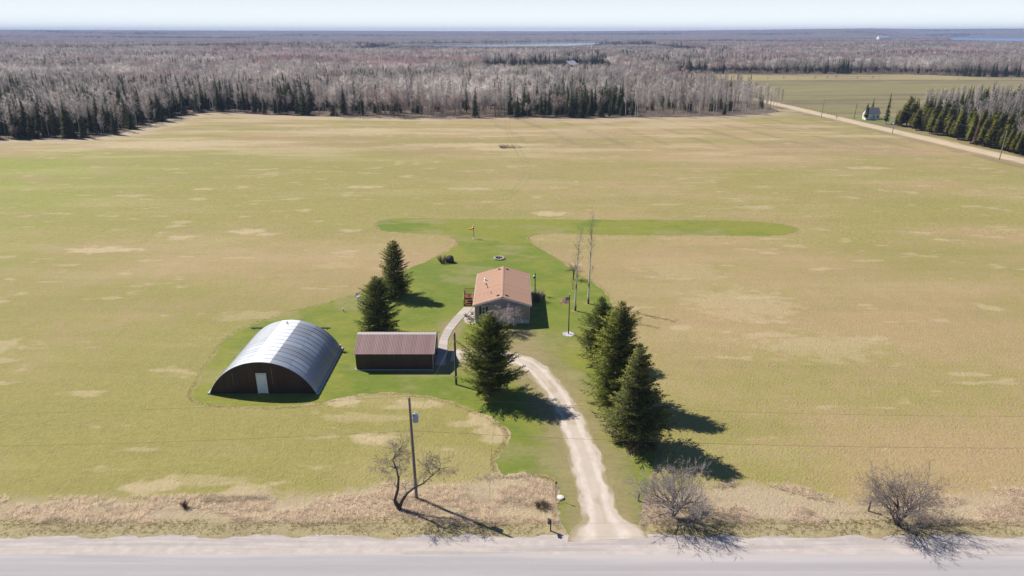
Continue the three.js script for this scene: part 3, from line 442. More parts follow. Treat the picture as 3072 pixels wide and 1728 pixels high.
  for (const [x, z] of [[-0.62, -0.75], [0.62, -0.75], [-0.62, -12.5], [0.62, -12.5]]) { const p = on(x, z); part('roof_vent', [box(0.36, 0.1, 0.3, 0, 0.05, 0).rotateZ(x < 0 ? slope : -slope).translate(p.x, p.y, p.z), box(0.42, 0.02, 0.36, 0, 0.105, 0).rotateZ(x < 0 ? slope : -slope).translate(p.x, p.y, p.z)], dk, t); }
  { const p = on(-2.75, -8.9), f = part('flue', [cyl(0.13, 0.13, 0.42, p.x, p.y - 0.05, p.z, 12), cyl(0.2, 0.06, 0.1, p.x, p.y + 0.38, p.z, 12)], mat(0.5, 0.5, 0.52, 0.4, { metalness: 0.5 }), t); part('flashing', box(0.5, 0.02, 0.6, 0, 0, 0).rotateZ(slope).translate(p.x, p.y + 0.02, p.z), mat(0.62, 0.62, 0.64, 0.45), f); }
  { const p = on(-2.6, -6.9); part('turbine_vent', [cyl(0.1, 0.1, 0.22, p.x, p.y - 0.05, p.z), new THREE.SphereGeometry(0.14, 10, 6).translate(p.x, p.y + 0.22, p.z)], mat(0.4, 0.34, 0.3, 0.5), t); }
  for (const [x, z] of [[-2.3, -5.3], [-1.7, -2.4]]) { const p = on(x, z); part('vent_pipe', cyl(0.05, 0.05, 0.45, p.x, p.y - 0.05, p.z), pipe, t); }
}
// ---------------------------------------------------------------- red deck with steps
{
  const t = thing('red_deck', 'small red-brown wooden deck with steps and black balusters beside the house', 'deck', -6.55, 0, -100.2);
  const red = [0, 1, 2].map((k) => mat(0.20 + 0.03 * k, 0.058 + 0.01 * k, 0.036 + 0.006 * k, 0.7)), tan = mat(0.45, 0.30, 0.17, 0.8), blk = mat(0.014, 0.013, 0.012, 0.5);
  for (let i = 0; i < 12; i++) part('plank', box(2.1, 0.035, 0.128, 0.05, 0.92, -1.6 + i * 0.14), red[(i * 5) % 3], t);
  for (let i = 0; i < 4; i++) part('step', [box(1.36, 0.04, 0.3, -0.28, 0.74 - i * 0.2, 0.15 + i * 0.29), box(1.34, 0.16, 0.025, -0.28, 0.64 - i * 0.2, 0.05 + i * 0.29)], red[i % 3], t);
  for (const x of [-0.97, 0.42]) part('stringer', prism([[0, 0.9], [0, 0.55], [1.25, 0.02], [1.35, 0.02], [1.35, 0.2]], 0.05, 0).rotateY(-Math.PI / 2).translate(x, 0, 0.02), red[0], t);
  part('fascia', [box(2.12, 0.2, 0.04, 0.05, 0.8, 0.09), box(0.04, 0.2, 1.7, -1.02, 0.8, -0.76), box(0.04, 0.2, 1.7, 1.12, 0.8, -0.76)], red[0], t);
  for (const [x, z, h] of [[-0.98, -1.6, 1.95], [-0.98, 0.04, 1.95], [1.06, -1.6, 1.95], [0.45, 0.04, 1.95], [-0.98, 1.2, 1.05], [0.45, 1.2, 1.05]]) part('post', box(0.1, h, 0.1, x, h / 2, z), z > 1 ? tan : red[1], t);
  part('handrail', box(2.1, 0.06, 0.12, 0.04, 1.88, -1.6), red[2], t); part('handrail', box(0.12, 0.06, 1.7, -0.98, 1.88, -0.78), red[2], t);
  for (const x of [-0.98, 0.45]) part('handrail', bar(V(x, 1.85, 0.05), V(x, 1.02, 1.25), 0.055, 6), tan, t);
  for (let i = 0; i < 13; i++) part('baluster', cyl(0.016, 0.016, 0.9, -0.85 + i * 0.15, 0.95, -1.6, 6), blk, t);
  for (let i = 0; i < 10; i++) part('baluster', cyl(0.016, 0.016, 0.9, -0.98, 0.95, -1.47 + i * 0.155, 6), blk, t);
}
// ---------------------------------------------------------------- farmhouse across the dirt road, far barn, far houses
function gableHouse(t, w, d, e, r, wallM, roofM, over = 0.3) {   // ridge along x
  part('gable_wall', prism([[-d / 2, 0], [d / 2, 0], [d / 2, e], [0, r - 0.1], [-d / 2, e]], 0.15, -0.075).rotateY(Math.PI / 2).translate(-w / 2 + 0.075, 0, 0), wallM, t);
  part('gable_wall', prism([[-d / 2, 0], [d / 2, 0], [d / 2, e], [0, r - 0.1], [-d / 2, e]], 0.15, -0.075).rotateY(Math.PI / 2).translate(w / 2 - 0.075, 0, 0), wallM, t);
  for (const s of [-1, 1]) part('side_wall', box(w - 0.32, e - 0.02, 0.15, 0, e / 2, s * (d / 2 - 0.08)), wallM, t);
  const sl = Math.atan2(r - e, d / 2), L = (d / 2 + over) / Math.cos(sl);
  for (const s of [-1, 1]) part('roof', box(w + 0.5, 0.14, L, 0, 0, 0).rotateX(s * sl).translate(0, (r + r - (d / 2 + over) * Math.tan(sl)) / 2 + 0.06, s * (d / 2 + over) / 2), roofM, t);
}
{
  const wm = mat(0.78, 0.79, 0.80, 0.7), rm = mat(0.11, 0.115, 0.13, 0.8);
  const t = thing('farmhouse', 'small white farmhouse with a grey gable roof beside the dirt road', 'house', 177.6, 0, -346, 0.03); t.scale.setScalar(0.9);
  gableHouse(t, 6.6, 5.6, 3.3, 6.0, wm, rm);
  part('porch', [box(2.6, 2.3, 3.6, -3.9, 1.15, 3.2)], wm, t); part('porch_roof', box(3.0, 0.12, 4.0, -3.9, 2.42, 3.2), mat(0.3, 0.3, 0.32, 0.7), t);
  for (const [x, y] of [[0.1, 1.6], [2.1, 1.6]]) { const w = part('window', box(0.8, 1.5, 0.06, x, y, 2.84), mat(0.7, 0.7, 0.72, 0.6), t); part('pane', box(0.66, 1.3, 0.05, x, y, 2.86), mat(0.03, 0.045, 0.07, 0.1), w); }
  { const w = part('window', box(0.06, 1.1, 0.8, -3.33, 4.4, 0), mat(0.7, 0.7, 0.72, 0.6), t); part('pane', box(0.05, 0.9, 0.65, -3.35, 4.4, 0), mat(0.03, 0.045, 0.07, 0.1), w); }
  const b = thing('barn', 'far barn with a shining pale metal roof in the narrow clearing', 'barn', 70, 0, -866, 0.9);
  gableHouse(b, 17, 11, 4.2, 8.2, mat(0.10, 0.07, 0.08, 0.8), mat(0.72, 0.72, 0.76, 0.45), 0.4); part('barn_door', box(3, 3.2, 0.1, 1, 1.6, 5.6), mat(0.05, 0.04, 0.05, 0.8), b);
  const o = thing('old_house', 'weathered grey house half hidden by bare trees beyond the barn', 'house', 128, 0, -872, -0.3);
  gableHouse(o, 12, 8, 4, 7.5, mat(0.45, 0.45, 0.5, 0.8), mat(0.36, 0.37, 0.42, 0.7)); part('door', box(1, 2, 0.08, 0, 1, 4.06), mat(0.1, 0.1, 0.12, 0.7), o);
  const w = thing('lakeside_house', 'long white house on a rise far beyond the pasture woods', 'house', 1560, 13, -3060, 0.2);
  gableHouse(w, 46, 16, 8, 15, mat(0.8, 0.8, 0.8, 0.7), mat(0.55, 0.55, 0.6, 0.6), 0.6); part('wing', box(26, 7, 12, 34, 3.5, 2), mat(0.8, 0.8, 0.8, 0.7), w); part('rise', new THREE.CylinderGeometry(110, 320, 14, 24).translate(0, -7.05, -20), mat(0.2, 0.17, 0.1, 0.95), w);
}
// ---------------------------------------------------------------- trees of the yard
const leafMat = new THREE.MeshPhysicalMaterial({ vertexColors: true, roughness: 1, transmission: 0.3, thickness: 0, specularIntensity: 0.08, side: THREE.DoubleSide });
const barkMat = mat(1, 1, 1, 0.9, { vertexColors: true });
// spruce: whorled limbs, each carrying flat sprays of needled shoots
function spruce(o) {
  const R = rng(o.seed), wood = new Builder(), leaf = new Builder(), h = o.h, bark = [0.085, 0.065, 0.055];
  const tr = []; for (let i = 0; i <= 10; i++) tr.push(V((R() - 0.5) * 0.05, h * i / 10, (R() - 0.5) * 0.05));
  wood.tube(tr, tr.map((_, i) => lerp(o.trunk, 0.012, i / 10)), 7, bark);
  const ph = [R() * 6.28, R() * 6.28, R() * 6.28];
  const spray = (p, d, len, w, c, out) => {   // one flat needled shoot
    const e = p.clone().addScaledVector(d, len), m = p.clone().addScaledVector(d, len * 0.45), s = V(-d.z + (R() - 0.5), (R() - 0.5) * 1.4, d.x + (R() - 0.5)).normalize().multiplyScalar(w), nn = V(out.x + (R() - 0.5) * 0.9, 0.5 + (R() - 0.5) * 0.8, out.z + (R() - 0.5) * 0.9).normalize();
    leaf.tri(p, m.clone().add(s), e, c, nn); leaf.tri(p, e, m.clone().sub(s), c, nn);
  };
  for (let y = o.skirt; y < h * 0.97;) {
    const t = y / h, prof = Math.pow(1 - t, o.power || 0.8) * sstep(-0.1, 0.12, t - o.skirt / h), n = t > 0.88 ? 4 : 6 + (R() * 2 | 0), a0 = R() * 6.28;
    for (let k = 0; k < n; k++) {
      const az = a0 + k * 2 * Math.PI / n + (R() - 0.5) * 0.8, lump = 0.14 * Math.sin(az * 2 + ph[0] + t * 6) + 0.13 * Math.sin(az * 3 + ph[1] - t * 11) + 0.08 * Math.sin(t * 31 + ph[2]);
      const len = Math.max(0.16, o.r * prof * (0.66 + 0.5 * R() + lump) + 0.1), rise = lerp(o.rise0 ?? -0.15, 0.7, Math.pow(t, 1.4)) + (R() - 0.5) * 0.3, dx = Math.cos(az), dz = Math.sin(az), out = V(dx, 0, dz), dead = t < o.dead && R() < 0.6, pts = [];
      for (let i = 0; i <= 5; i++) { const s = i / 5; pts.push(V(dx * len * s + (R() - 0.5) * 0.08 * len * s, y + len * (rise * s + 0.26 * s * s * s * (t < 0.75 ? 1 : 0)), dz * len * s + (R() - 0.5) * 0.08 * len * s)); }
      wood.tube(pts, pts.map((_, i) => lerp(0.014 + 0.011 * len, 0.004, i / 5)), 3, jit(bark, 0.8));
      const tone = 0.7 + 0.6 * R(), base = dead ? [0.12, 0.085, 0.06] : o.col, sec = Math.max(3, Math.round(len / 0.095));
      for (let i = 0; i < sec; i++) {
        const s = 0.16 + 0.84 * (i + R() * 0.8) / sec, f = Math.min(4.999, s * 5), q = f | 0, p = pts[q].clone().lerp(pts[q + 1], f - q), side = i % 2 ? 1 : -1, sl = (1 - s * 0.6) * Math.min(0.95, 0.42 * len) + 0.13, ang = az + side * (0.55 + 0.45 * R()) * (s > 0.9 ? 0.35 : 1), d = V(Math.cos(ang), rise * 0.7 + 0.12 + (R() - 0.5) * 0.4, Math.sin(ang)).normalize();
        const ns = Math.max(3, Math.round(sl * o.dens / 4)) - (dead ? 2 : 0);
        for (let j = 0; j < ns; j++) { const pp = p.clone().addScaledVector(d, sl * (j + R() * 0.7) / ns), dd = V(d.x + (R() - 0.5) * 1.3, d.y + (R() - 0.35) * 0.9, d.z + (R() - 0.5) * 1.3).normalize(), c = jit(base, tone * (0.65 + 0.7 * R())); if (!dead && s > 0.75) { c[0] *= 1.35; c[1] *= 1.25; } spray(pp, dd, 0.15 + 0.17 * R(), (0.03 + 0.025 * R()) * (o.wide || 1), c, out); }
      }
    }
    y += (0.26 + 0.17 * R()) * lerp(1.05, 0.55, t);
  }
  for (let i = 0; i < 14; i++) spray(V(0, h * (0.95 + 0.045 * R()), 0), V((R() - 0.5) * 0.9, 1, (R() - 0.5) * 0.9).normalize(), 0.28, 0.05, jit(o.col, 1), V(R() - 0.5, 0, R() - 0.5));
  return { wood: wood.geo(), leaf: leaf.geo() };
}
function plantSpruce(label, x, z, o, turn = 0, group) {
  const t = thing('spruce_tree', label, 'tree', x, 0, z, turn, group), g = spruce(o);
  part('trunk', g.wood, barkMat, t); part('crown', g.leaf, leafMat, t).castShadow = true; return t;
}
const SP = [0.165, 0.195, 0.046], DK = [0.115, 0.138, 0.038];
plantSpruce('tall dark spruce standing behind the pair by the brown shed', -18.8, -103.2, { seed: 3, h: 9.4, r: 3.1, trunk: 0.16, skirt: 0.25, dens: 46, dead: 0.05, col: DK, wide: 1.1 });
plantSpruce('dark spruce rising close behind the brown shed roof', -18.9, -88.6, { seed: 8, h: 8.5, r: 3.5, trunk: 0.16, skirt: 0.3, dens: 46, dead: 0.05, col: DK, wide: 1.1 });
plantSpruce('broad ragged spruce standing in front of the house by the driveway', -2.6, -70.9, { seed: 21, h: 10.4, r: 4.3, trunk: 0.2, skirt: 0.75, dens: 44, dead: 0.12, col: SP, rise0: 0.05, wide: 1.15, power: 0.8 });
plantSpruce('dark spruce at the house end of the driveway row', 11.3, -79.6, { seed: 33, h: 8.9, r: 3.2, trunk: 0.17, skirt: 0.35, dens: 44, dead: 0.06, col: DK, wide: 1.15 });
plantSpruce('tallest dense spruce in the middle of the driveway row', 12.0, -69.2, { seed: 47, h: 12.6, r: 4.3, trunk: 0.22, skirt: 0.4, dens: 44, dead: 0.05, col: SP, power: 0.85, wide: 1.15 });
plantSpruce('dense spruce at the road end of the driveway row', 12.6, -60.6, { seed: 55, h: 11.4, r: 3.7, trunk: 0.22, skirt: 0.5, dens: 44, dead: 0.17, col: [0.145, 0.165, 0.055], rise0: -0.3, power: 0.88, wide: 1.15 });

// leafless trees: limbs fork down to fine twigs
function fork(b, R, p, d, len, r, lev, o) {
  const n = lev > 1 ? 4 : 3, pts = [p.clone()], rad = [r]; let q = p.clone(), dir = d.clone(); const r1 = lev === 0 ? r * 0.3 : r * o.taper;
  for (let i = 1; i <= n; i++) { dir = V(dir.x + (R() - 0.5) * o.crook, dir.y + (R() - 0.5) * o.crook + o.lift * (lev < 2 ? 0.7 : 0.3), dir.z + (R() - 0.5) * o.crook).normalize(); q = q.clone().addScaledVector(dir, len / n); pts.push(q); rad.push(lerp(r, r1, i / n)); }
  const col = jit(r < 0.02 ? o.twig : o.bark, 0.8 + 0.4 * R());
  if (lev === 0) { b.tube([pts[0], pts[n]], [r, r * 0.25], 3, col); for (let k = 0; k < o.fine; k++) { const s = pts[(R() * n | 0) + 1]; b.twig(s, bend(dir, R, 1.5), len * (0.35 + 0.5 * R()), o.tw, jit(o.twig, 0.75 + 0.5 * R()), R); } return; }
  b.tube(pts, rad, r > 0.06 ? 6 : 4, col);
  const kids = o.kids[Math.min(o.kids.length - 1, lev)];
  for (let k = 0; k < kids; k++) { const at = k === 0 ? n : Math.max(1, Math.round(lerp(o.low ?? 1, n, R()))), a = k === 0 ? 0.35 : o.angle * (0.7 + 0.6 * R()); const dd = bend(dir, R, 0.3), ax = V(R() - 0.5, (R() - 0.5) * 0.5, R() - 0.5).cross(dd).normalize(); dd.applyAxisAngle(ax, a); fork(b, R, pts[at], dd, len * (o.shrink + (R() - 0.5) * 0.2), Math.max(0.004, Math.min(rad[at] * 0.8, r1 * (k === 0 ? 0.95 : 0.75))), lev - 1, o); }
}
const GREY = [0.20, 0.165, 0.155], PINKG = [0.34, 0.29, 0.28], DARKB = [0.085, 0.065, 0.058];
{ // leaning two-stemmed tree by the roadside pole
  const t = thing('leaning_bare_tree', 'leaning leafless tree with two crooked stems beside the roadside utility pole', 'tree', -10.1, 0, -50.4), b = new Builder(), w = new Builder(), R = rng(5);
  const o = { bark: DARKB, twig: [0.23, 0.19, 0.175], crook: 0.62, lift: 0.05, taper: 0.6, kids: [0, 4, 4, 3], angle: 0.85, shrink: 0.7, fine: 10, tw: 0.015 };
  const A = [V(0.05, 0, 0), V(-0.25, 0.6, 0), V(-0.35, 1.0, 0.02), V(-0.02, 2.1, -0.05), V(0.12, 3.3, 0), V(0.0, 4.3, 0.05), V(-0.28, 5.2, 0)], Bp = [V(0.05, 0.25, 0), V(0.3, 0.9, 0.05), V(0.8, 1.75, 0.1), V(1.5, 2.35, 0.05), V(2.3, 2.75, 0), V(3.1, 3.5, -0.1), V(3.7, 4.1, -0.1)];
  b.tube(A, [0.21, 0.19, 0.15, 0.125, 0.10, 0.075, 0.05], 7, [0.07, 0.056, 0.05]); b.tube(Bp, [0.17, 0.14, 0.115, 0.09, 0.07, 0.05, 0.035], 7, [0.07, 0.056, 0.05]);
  for (const [P, list] of [[A, [[6, 3, 1.2], [6, 3, 1.1], [6, 3, 1.0], [5, 3, 1.1], [6, 3, 0.9], [5, 3, 1.0], [5, 3, 0.9], [4, 2, 0.9], [6, 3, 0.8], [5, 2, 0.8], [3, 2, 0.7], [4, 2, 0.8], [6, 3, 0.7]]], [Bp, [[6, 3, 1.1], [6, 3, 1.0], [5, 3, 1.0], [6, 3, 0.9], [6, 3, 0.9], [5, 3, 0.9], [4, 2, 0.8], [3, 2, 0.9], [2, 2, 0.8], [5, 2, 0.8], [4, 2, 0.7]]]]) for (const [i, lev, l] of list) fork(w, R, P[i], V((R() - 0.5) * 2.2, 0.35 + R(), (R() - 0.5) * 2).normalize(), l, 0.035, lev, o);
  fork(w, R, V(-0.3, 0.8, 0), V(-1, 0.25, 0.2).normalize(), 0.5, 0.03, 2, o);
  part('trunk', b.geo(), barkMat, t); part('branches', w.geo(), barkMat, t);
}
function bareTree(name, label, x, z, stems, o, seed) {
  const t = thing(name, label, 'tree', x, 0, z), R = rng(seed), b = new Builder(), w = new Builder();
  for (const [dx, dy, dz, len, r] of stems) {
    const d = V(dx, dy, dz).normalize(), pts = [V(0, -0.02, 0)]; let q = V(0, -0.02, 0), dir = d.clone(); for (let i = 0; i < 4; i++) { dir = V(dir.x + (R() - 0.5) * 0.2, dir.y, dir.z + (R() - 0.5) * 0.2).normalize(); q = q.clone().addScaledVector(dir, len / 4); pts.push(q); }
    b.tube(pts, [r * 1.15, r, r * 0.9, r * 0.8, r * 0.7], 6, o.bark);
    for (let k = 0; k < o.limbs; k++) { const at = k < 3 ? 4 : 2 + (R() * 2.99 | 0), a = R() * 6.28, s = o.open * (0.6 + 0.6 * R()); fork(w, R, pts[at], V(dir.x * 0.6 + Math.cos(a) * s, 0.55 + 0.6 * R(), dir.z * 0.6 + Math.sin(a) * s).normalize(), o.limb * (0.75 + 0.5 * R()), r * 0.5, o.lev, o); }
  }
  part('trunk', b.geo(), barkMat, t); part('branches', w.geo(), barkMat, t); if (o.size) t.scale.set(o.size * (o.broad || 1), o.size, o.size * (o.broad || 1)); return t;
}
const crab = { bark: DARKB, twig: PINKG, crook: 0.5, lift: 0.10, taper: 0.6, kids: [0, 4, 4, 3], angle: 0.7, shrink: 0.68, fine: 8, tw: 0.016, limbs: 9, open: 0.95, limb: 1.5, lev: 3 };
bareTree('bare_tree', 'rounded leafless mauve-grey tree in the straw beside the driveway mouth', 14.2, -49.2, [[-0.16, 1, 0, 1.2, 0.12], [0.02, 1, -0.15, 1.3, 0.09], [0.3, 1, 0.1, 1.2, 0.08]], { ...crab, size: 1.12, fine: 12, open: 1.2, tw: 0.013 }, 61);
bareTree('bare_tree', 'wide leafless grey tree of many dark stems in the roadside straw', 33.4, -48.3, [[-0.6, 1, 0.1, 1.4, 0.085], [0.4, 1, 0, 1.5, 0.09], [0.02, 1, -0.2, 1.5, 0.1], [-0.15, 1, 0.2, 1.6, 0.08], [0.8, 1, 0, 1.4, 0.065]], { ...crab, twig: [0.235, 0.195, 0.18], limbs: 6, lift: 0.06, limb: 1.45, fine: 10, tw: 0.013, open: 1.1, size: 1.1, broad: 1.1 }, 71);
bareTree('bare_tree', 'dark leafless shrub tree at the straw verge far along the road', -48.5, -49.3, [[0.2, 1, 0, 1.1, 0.08], [-0.2, 1, 0.1, 1.2, 0.07]], { ...crab, limbs: 6, limb: 0.95 }, 77);
{ // weeping ornamental tree before the gable
  const t = thing('weeping_tree', 'small leafless weeping tree in front of the house gable', 'tree', -1.15, 0, -89.7), R = rng(15), b = new Builder(), w = new Builder(), bark = [0.19, 0.15, 0.145], twg = [0.42, 0.36, 0.36];
  b.tube([V(0, -0.02, 0), V(0.03, 0.8, 0), V(-0.02, 1.7, 0)], [0.13, 0.1, 0.09], 7, bark);
  for (let k = 0; k < 64; k++) {
    const a = R() * 6.28, reach = 0.7 + 2.0 * Math.sqrt(R()), peak = 2.3 + 1.9 * R() * (1.15 - reach / 3.4), pts = [], n = 6, c0 = V(-0.02, 1.5 + 0.25 * R(), 0);
    for (let i = 0; i <= n; i++) { const s = i / n; pts.push(V(c0.x + Math.cos(a) * reach * s + (R() - 0.5) * 0.12, c0.y + (peak - c0.y) * Math.sin(Math.min(1, s * 1.25) * 1.7) - Math.max(0, s - 0.6) * 2.2 * R(), c0.z + Math.sin(a) * reach * s + (R() - 0.5) * 0.12)); }
    w.tube(pts, pts.map((_, i) => lerp(0.034, 0.009, i / n)), 3, jit([0.36, 0.3, 0.3], 0.8 + 0.4 * R()));
    for (let i = 2; i <= n; i++) for (let j = 0; j < 8; j++) { const d = V((R() - 0.5) * 1.5 + Math.cos(a) * 0.4, (R() - 0.62) * 1.5, (R() - 0.5) * 1.5 + Math.sin(a) * 0.4).normalize(); w.twig(pts[i], d, 0.3 + 0.6 * R(), 0.026, jit(twg, 0.75 + 0.6 * R()), R); }
  }
  part('trunk', b.geo(), barkMat, t); part('branches', w.geo(), barkMat, t);
}
function aspen(label, x, z, h, lean, seed) {
  const t = thing('bare_aspen_tree', label, 'tree', x, 0, z), R = rng(seed), b = new Builder(), w = new Builder(), pts = [], cols = [], rad = [], N = 22;
  for (let i = 0; i <= N; i++) { const s = i / N; pts.push(V(lean * h * s * s + (R() - 0.5) * 0.07 * (i > 0 ? 1 : 0), h * s, (R() - 0.5) * 0.07)); rad.push(lerp(0.17, 0.012, Math.pow(s, 0.8))); const dark = i < 2 || R() < 0.24; cols.push(dark ? [0.09, 0.075, 0.066] : jit([0.6, 0.575, 0.53], 0.8 + 0.35 * R())); }
  b.tube(pts, rad, 8, cols);
  const o = { bark: [0.33, 0.30, 0.27], twig: [0.32, 0.285, 0.25], crook: 0.25, lift: 0.16, taper: 0.55, kids: [0, 4, 3], angle: 0.5, shrink: 0.6, fine: 4, tw: 0.011 };
  for (let i = 6; i <= N; i++) { const n = i < 9 ? (R() < 0.55 ? 1 : 0) : i < 14 ? 1 : 3; for (let k = 0; k < n; k++) { const a = R() * 6.28; fork(w, R, pts[i], V(Math.cos(a) * 0.62, 0.75 + 0.5 * R(), Math.sin(a) * 0.62).normalize(), lerp(1.5, 0.55, i / N) * (0.7 + 0.5 * R()), lerp(0.04, 0.011, i / N), 2, o); } }
  part('trunk', b.geo(), barkMat, t); part('branches', w.geo(), barkMat, t);
}
aspen('tall slender white-barked bare tree with an earth ring, beside the flagpole', 9.7, -96.9, 12.6, 0.02, 91);
aspen('tall slender white-barked bare tree set back toward the field edge', 12.0, -99.9, 13.9, 0.012, 92);
bareTree('bare_tree', 'small dark leafless fruit tree behind the white-barked trees', 10.6, -111.2, [[0, 1, 0, 1.5, 0.1]], { ...crab, bark: [0.06, 0.05, 0.045], twig: [0.2, 0.16, 0.15], limbs: 8, limb: 0.8, lev: 3, fine: 4 }, 17);
function shrub(name, label, x, z, r, h, n, col, seed) {
  const t = thing(name, label, 'shrub', x, 0, z), R = rng(seed), w = new Builder();
  for (let k = 0; k < n; k++) { const a = R() * 6.28, s = Math.sqrt(R()), d = V(Math.cos(a) * s * r / h, 1, Math.sin(a) * s * r / h).normalize(), p0 = V(Math.cos(a) * s * r * 0.25, -0.02, Math.sin(a) * s * r * 0.25), L = h * (0.7 + 0.35 * R()), p1 = p0.clone().addScaledVector(bend(d, R, 0.25), L * 0.55), p2 = p1.clone().addScaledVector(bend(d, R, 0.4), L * 0.45), c = jit(col, 0.7 + 0.6 * R()); w.tube([p0, p1, p2], [0.014, 0.009, 0.003], 3, c); for (let j = 0; j < 7; j++) w.twig(p0.clone().lerp(p1, 0.5).lerp(p2, R()), bend(d, R, 1.3), 0.2 + 0.25 * R(), 0.013, jit(col, 0.7 + 0.6 * R()), R); }
  part('stems', w.geo(), barkMat, t); return t;
}
shrub('twiggy_shrub', 'round brown twiggy shrub on the lawn beside a dark boulder', -12.9, -120.2, 1.1, 1.5, 150, [0.12, 0.075, 0.06], 7);
shrub('house_shrub', 'tall grey leafless shrub against the shaded wall of the house', 4.0, -100.8, 1.1, 2.0, 190, [0.17, 0.15, 0.145], 9);
shrub('roadside_brush', 'dark brown brush clump in the straw near the mailbox', 2.7, -50.7, 1.1, 0.55, 110, [0.10, 0.062, 0.045], 19);
shrub('roadside_brush', 'small dark brush clump in the straw along the road', -29.4, -50.6, 0.4, 0.7, 50, [0.10, 0.075, 0.06], 20);
for (const [x, z, s] of [[-6.3, -93.5, 1], [-6.9, -94.6, 2], [-6.0, -95.4, 3], [-5.95, -92.9, 4]]) tag(shrub('garden_plant', 'dry garden plant in the pale gravel bed by the deck', x, z, 0.4, 0.5, 26, [0.13, 0.1, 0.07], 100 + s), 'dry garden plant in the pale gravel bed by the deck', 'plant', 'dry plants in the gravel bed');
// ---------------------------------------------------------------- poles, wires, flag and other small things
const wood = mat(0.14, 0.115, 0.10, 0.85), woodDark = mat(0.06, 0.048, 0.042, 0.8), steel = mat(0.45, 0.46, 0.48, 0.4, { metalness: 0.7 });
function wire(name, label, a, b, sag, r = 0.006, m = mat(0.05, 0.05, 0.05, 0.6)) {
  const pts = []; for (let i = 0; i <= 24; i++) { const s = i / 24, p = a.clone().lerp(b, s); p.y -= sag * 4 * s * (1 - s); pts.push(p); }
  const o = new THREE.Mesh(new THREE.TubeGeometry(new THREE.CatmullRomCurve3(pts), 48, r, 5), m); o.name = numbered(name); tag(o, label, 'wire'); o.castShadow = o.receiveShadow = true; scene.add(o);
}
{
  const t = thing('utility_pole', 'tall weathered utility pole with a grey transformer by the road', 'utility pole', -8.75, 0, -51.9);
  part('pole', bar(V(0, -0.05, 0), V(-0.12, 10.5, 0.1), 0.145, 12, 0.10), mat(0.19, 0.16, 0.155, 0.85), t);
  part('insulator', [cyl(0.045, 0.03, 0.24, -0.1, 10.46, 0.08), cyl(0.07, 0.05, 0.07, -0.1, 10.6, 0.08)], mat(0.55, 0.56, 0.58, 0.3), t);
  const tr = part('transformer', [cyl(0.25, 0.25, 0.72, 0.34, 8.15, 0.1, 20), cyl(0.27, 0.1, 0.1, 0.34, 8.87, 0.1, 20), ...[-0.14, 0, 0.14].map((k) => box(0.03, 0.6, 0.03, 0.34 + k, 8.5, 0.35))], mat(0.36, 0.42, 0.52, 0.45), t);
  part('bushing', [cyl(0.04, 0.03, 0.28, 0.34, 8.92, 0.1), cyl(0.06, 0.06, 0.03, 0.34, 9.0, 0.1), cyl(0.06, 0.06, 0.03, 0.34, 9.1, 0.1)], mat(0.75, 0.72, 0.66, 0.3), tr);
  part('bracket', [box(0.4, 0.06, 0.05, 0.05, 8.3, 0.1), box(0.4, 0.06, 0.05, 0.05, 8.7, 0.1)], steel, t);
  part('ground_wire', bar(V(-0.17, 0.05, 0.1), V(-0.2, 8.2, 0.17), 0.012, 5), mat(0.4, 0.38, 0.36, 0.5), t);
  const u = thing('utility_pole', 'short dark utility pole standing between the brown shed and the front spruce', 'utility pole', -6.75, 0, -73.5);
  part('pole', bar(V(0, -0.05, 0), V(-0.02, 6.85, 0), 0.13, 10, 0.10), woodDark, u); part('wire_clamp', [box(0.2, 0.08, 0.08, -0.1, 6.5, 0), box(0.08, 0.12, 0.08, -0.2, 6.45, 0)], steel, u);
  part('conduit', bar(V(-0.13, 0.1, 0.08), V(-0.12, 5.6, 0.07), 0.03, 6), mat(0.3, 0.31, 0.33, 0.5), u);
  wire('guy_wire', 'thin steel guy wire slanting down from the short dark pole', V(-6.85, 6.3, -73.5), V(-9.6, 0.0, -75.9), 0.02, 0.014, mat(0.5, 0.5, 0.52, 0.4, { metalness: 0.6 }));
  for (const s of [-1, 1]) {
    wire('power_line', s < 0 ? 'high power line running west from the roadside pole' : 'high power line running east from the roadside pole', V(-8.85, 10.66, -51.8), V(-8.85 + s * 88, 10.4, -50.2), 1.3);
    wire('telephone_line', s < 0 ? 'sagging telephone line running west from the roadside pole' : 'sagging telephone line running east from the roadside pole', V(-8.8 + s * 0.12, 7.2, -51.85), V(-8.8 + s * 88, 7.1, -50.4), 1.2, 0.009);
  }
  wire('service_line', 'thin service line from the roadside pole to the short dark pole', V(-8.6, 8.0, -51.9), V(-6.9, 6.55, -73.5), 0.5, 0.009);
  wire('shed_line', 'short service line from the short dark pole to the brown shed', V(-6.95, 6.5, -73.6), V(-9.86, 3.5, -80.3), 0.25, 0.009);
}
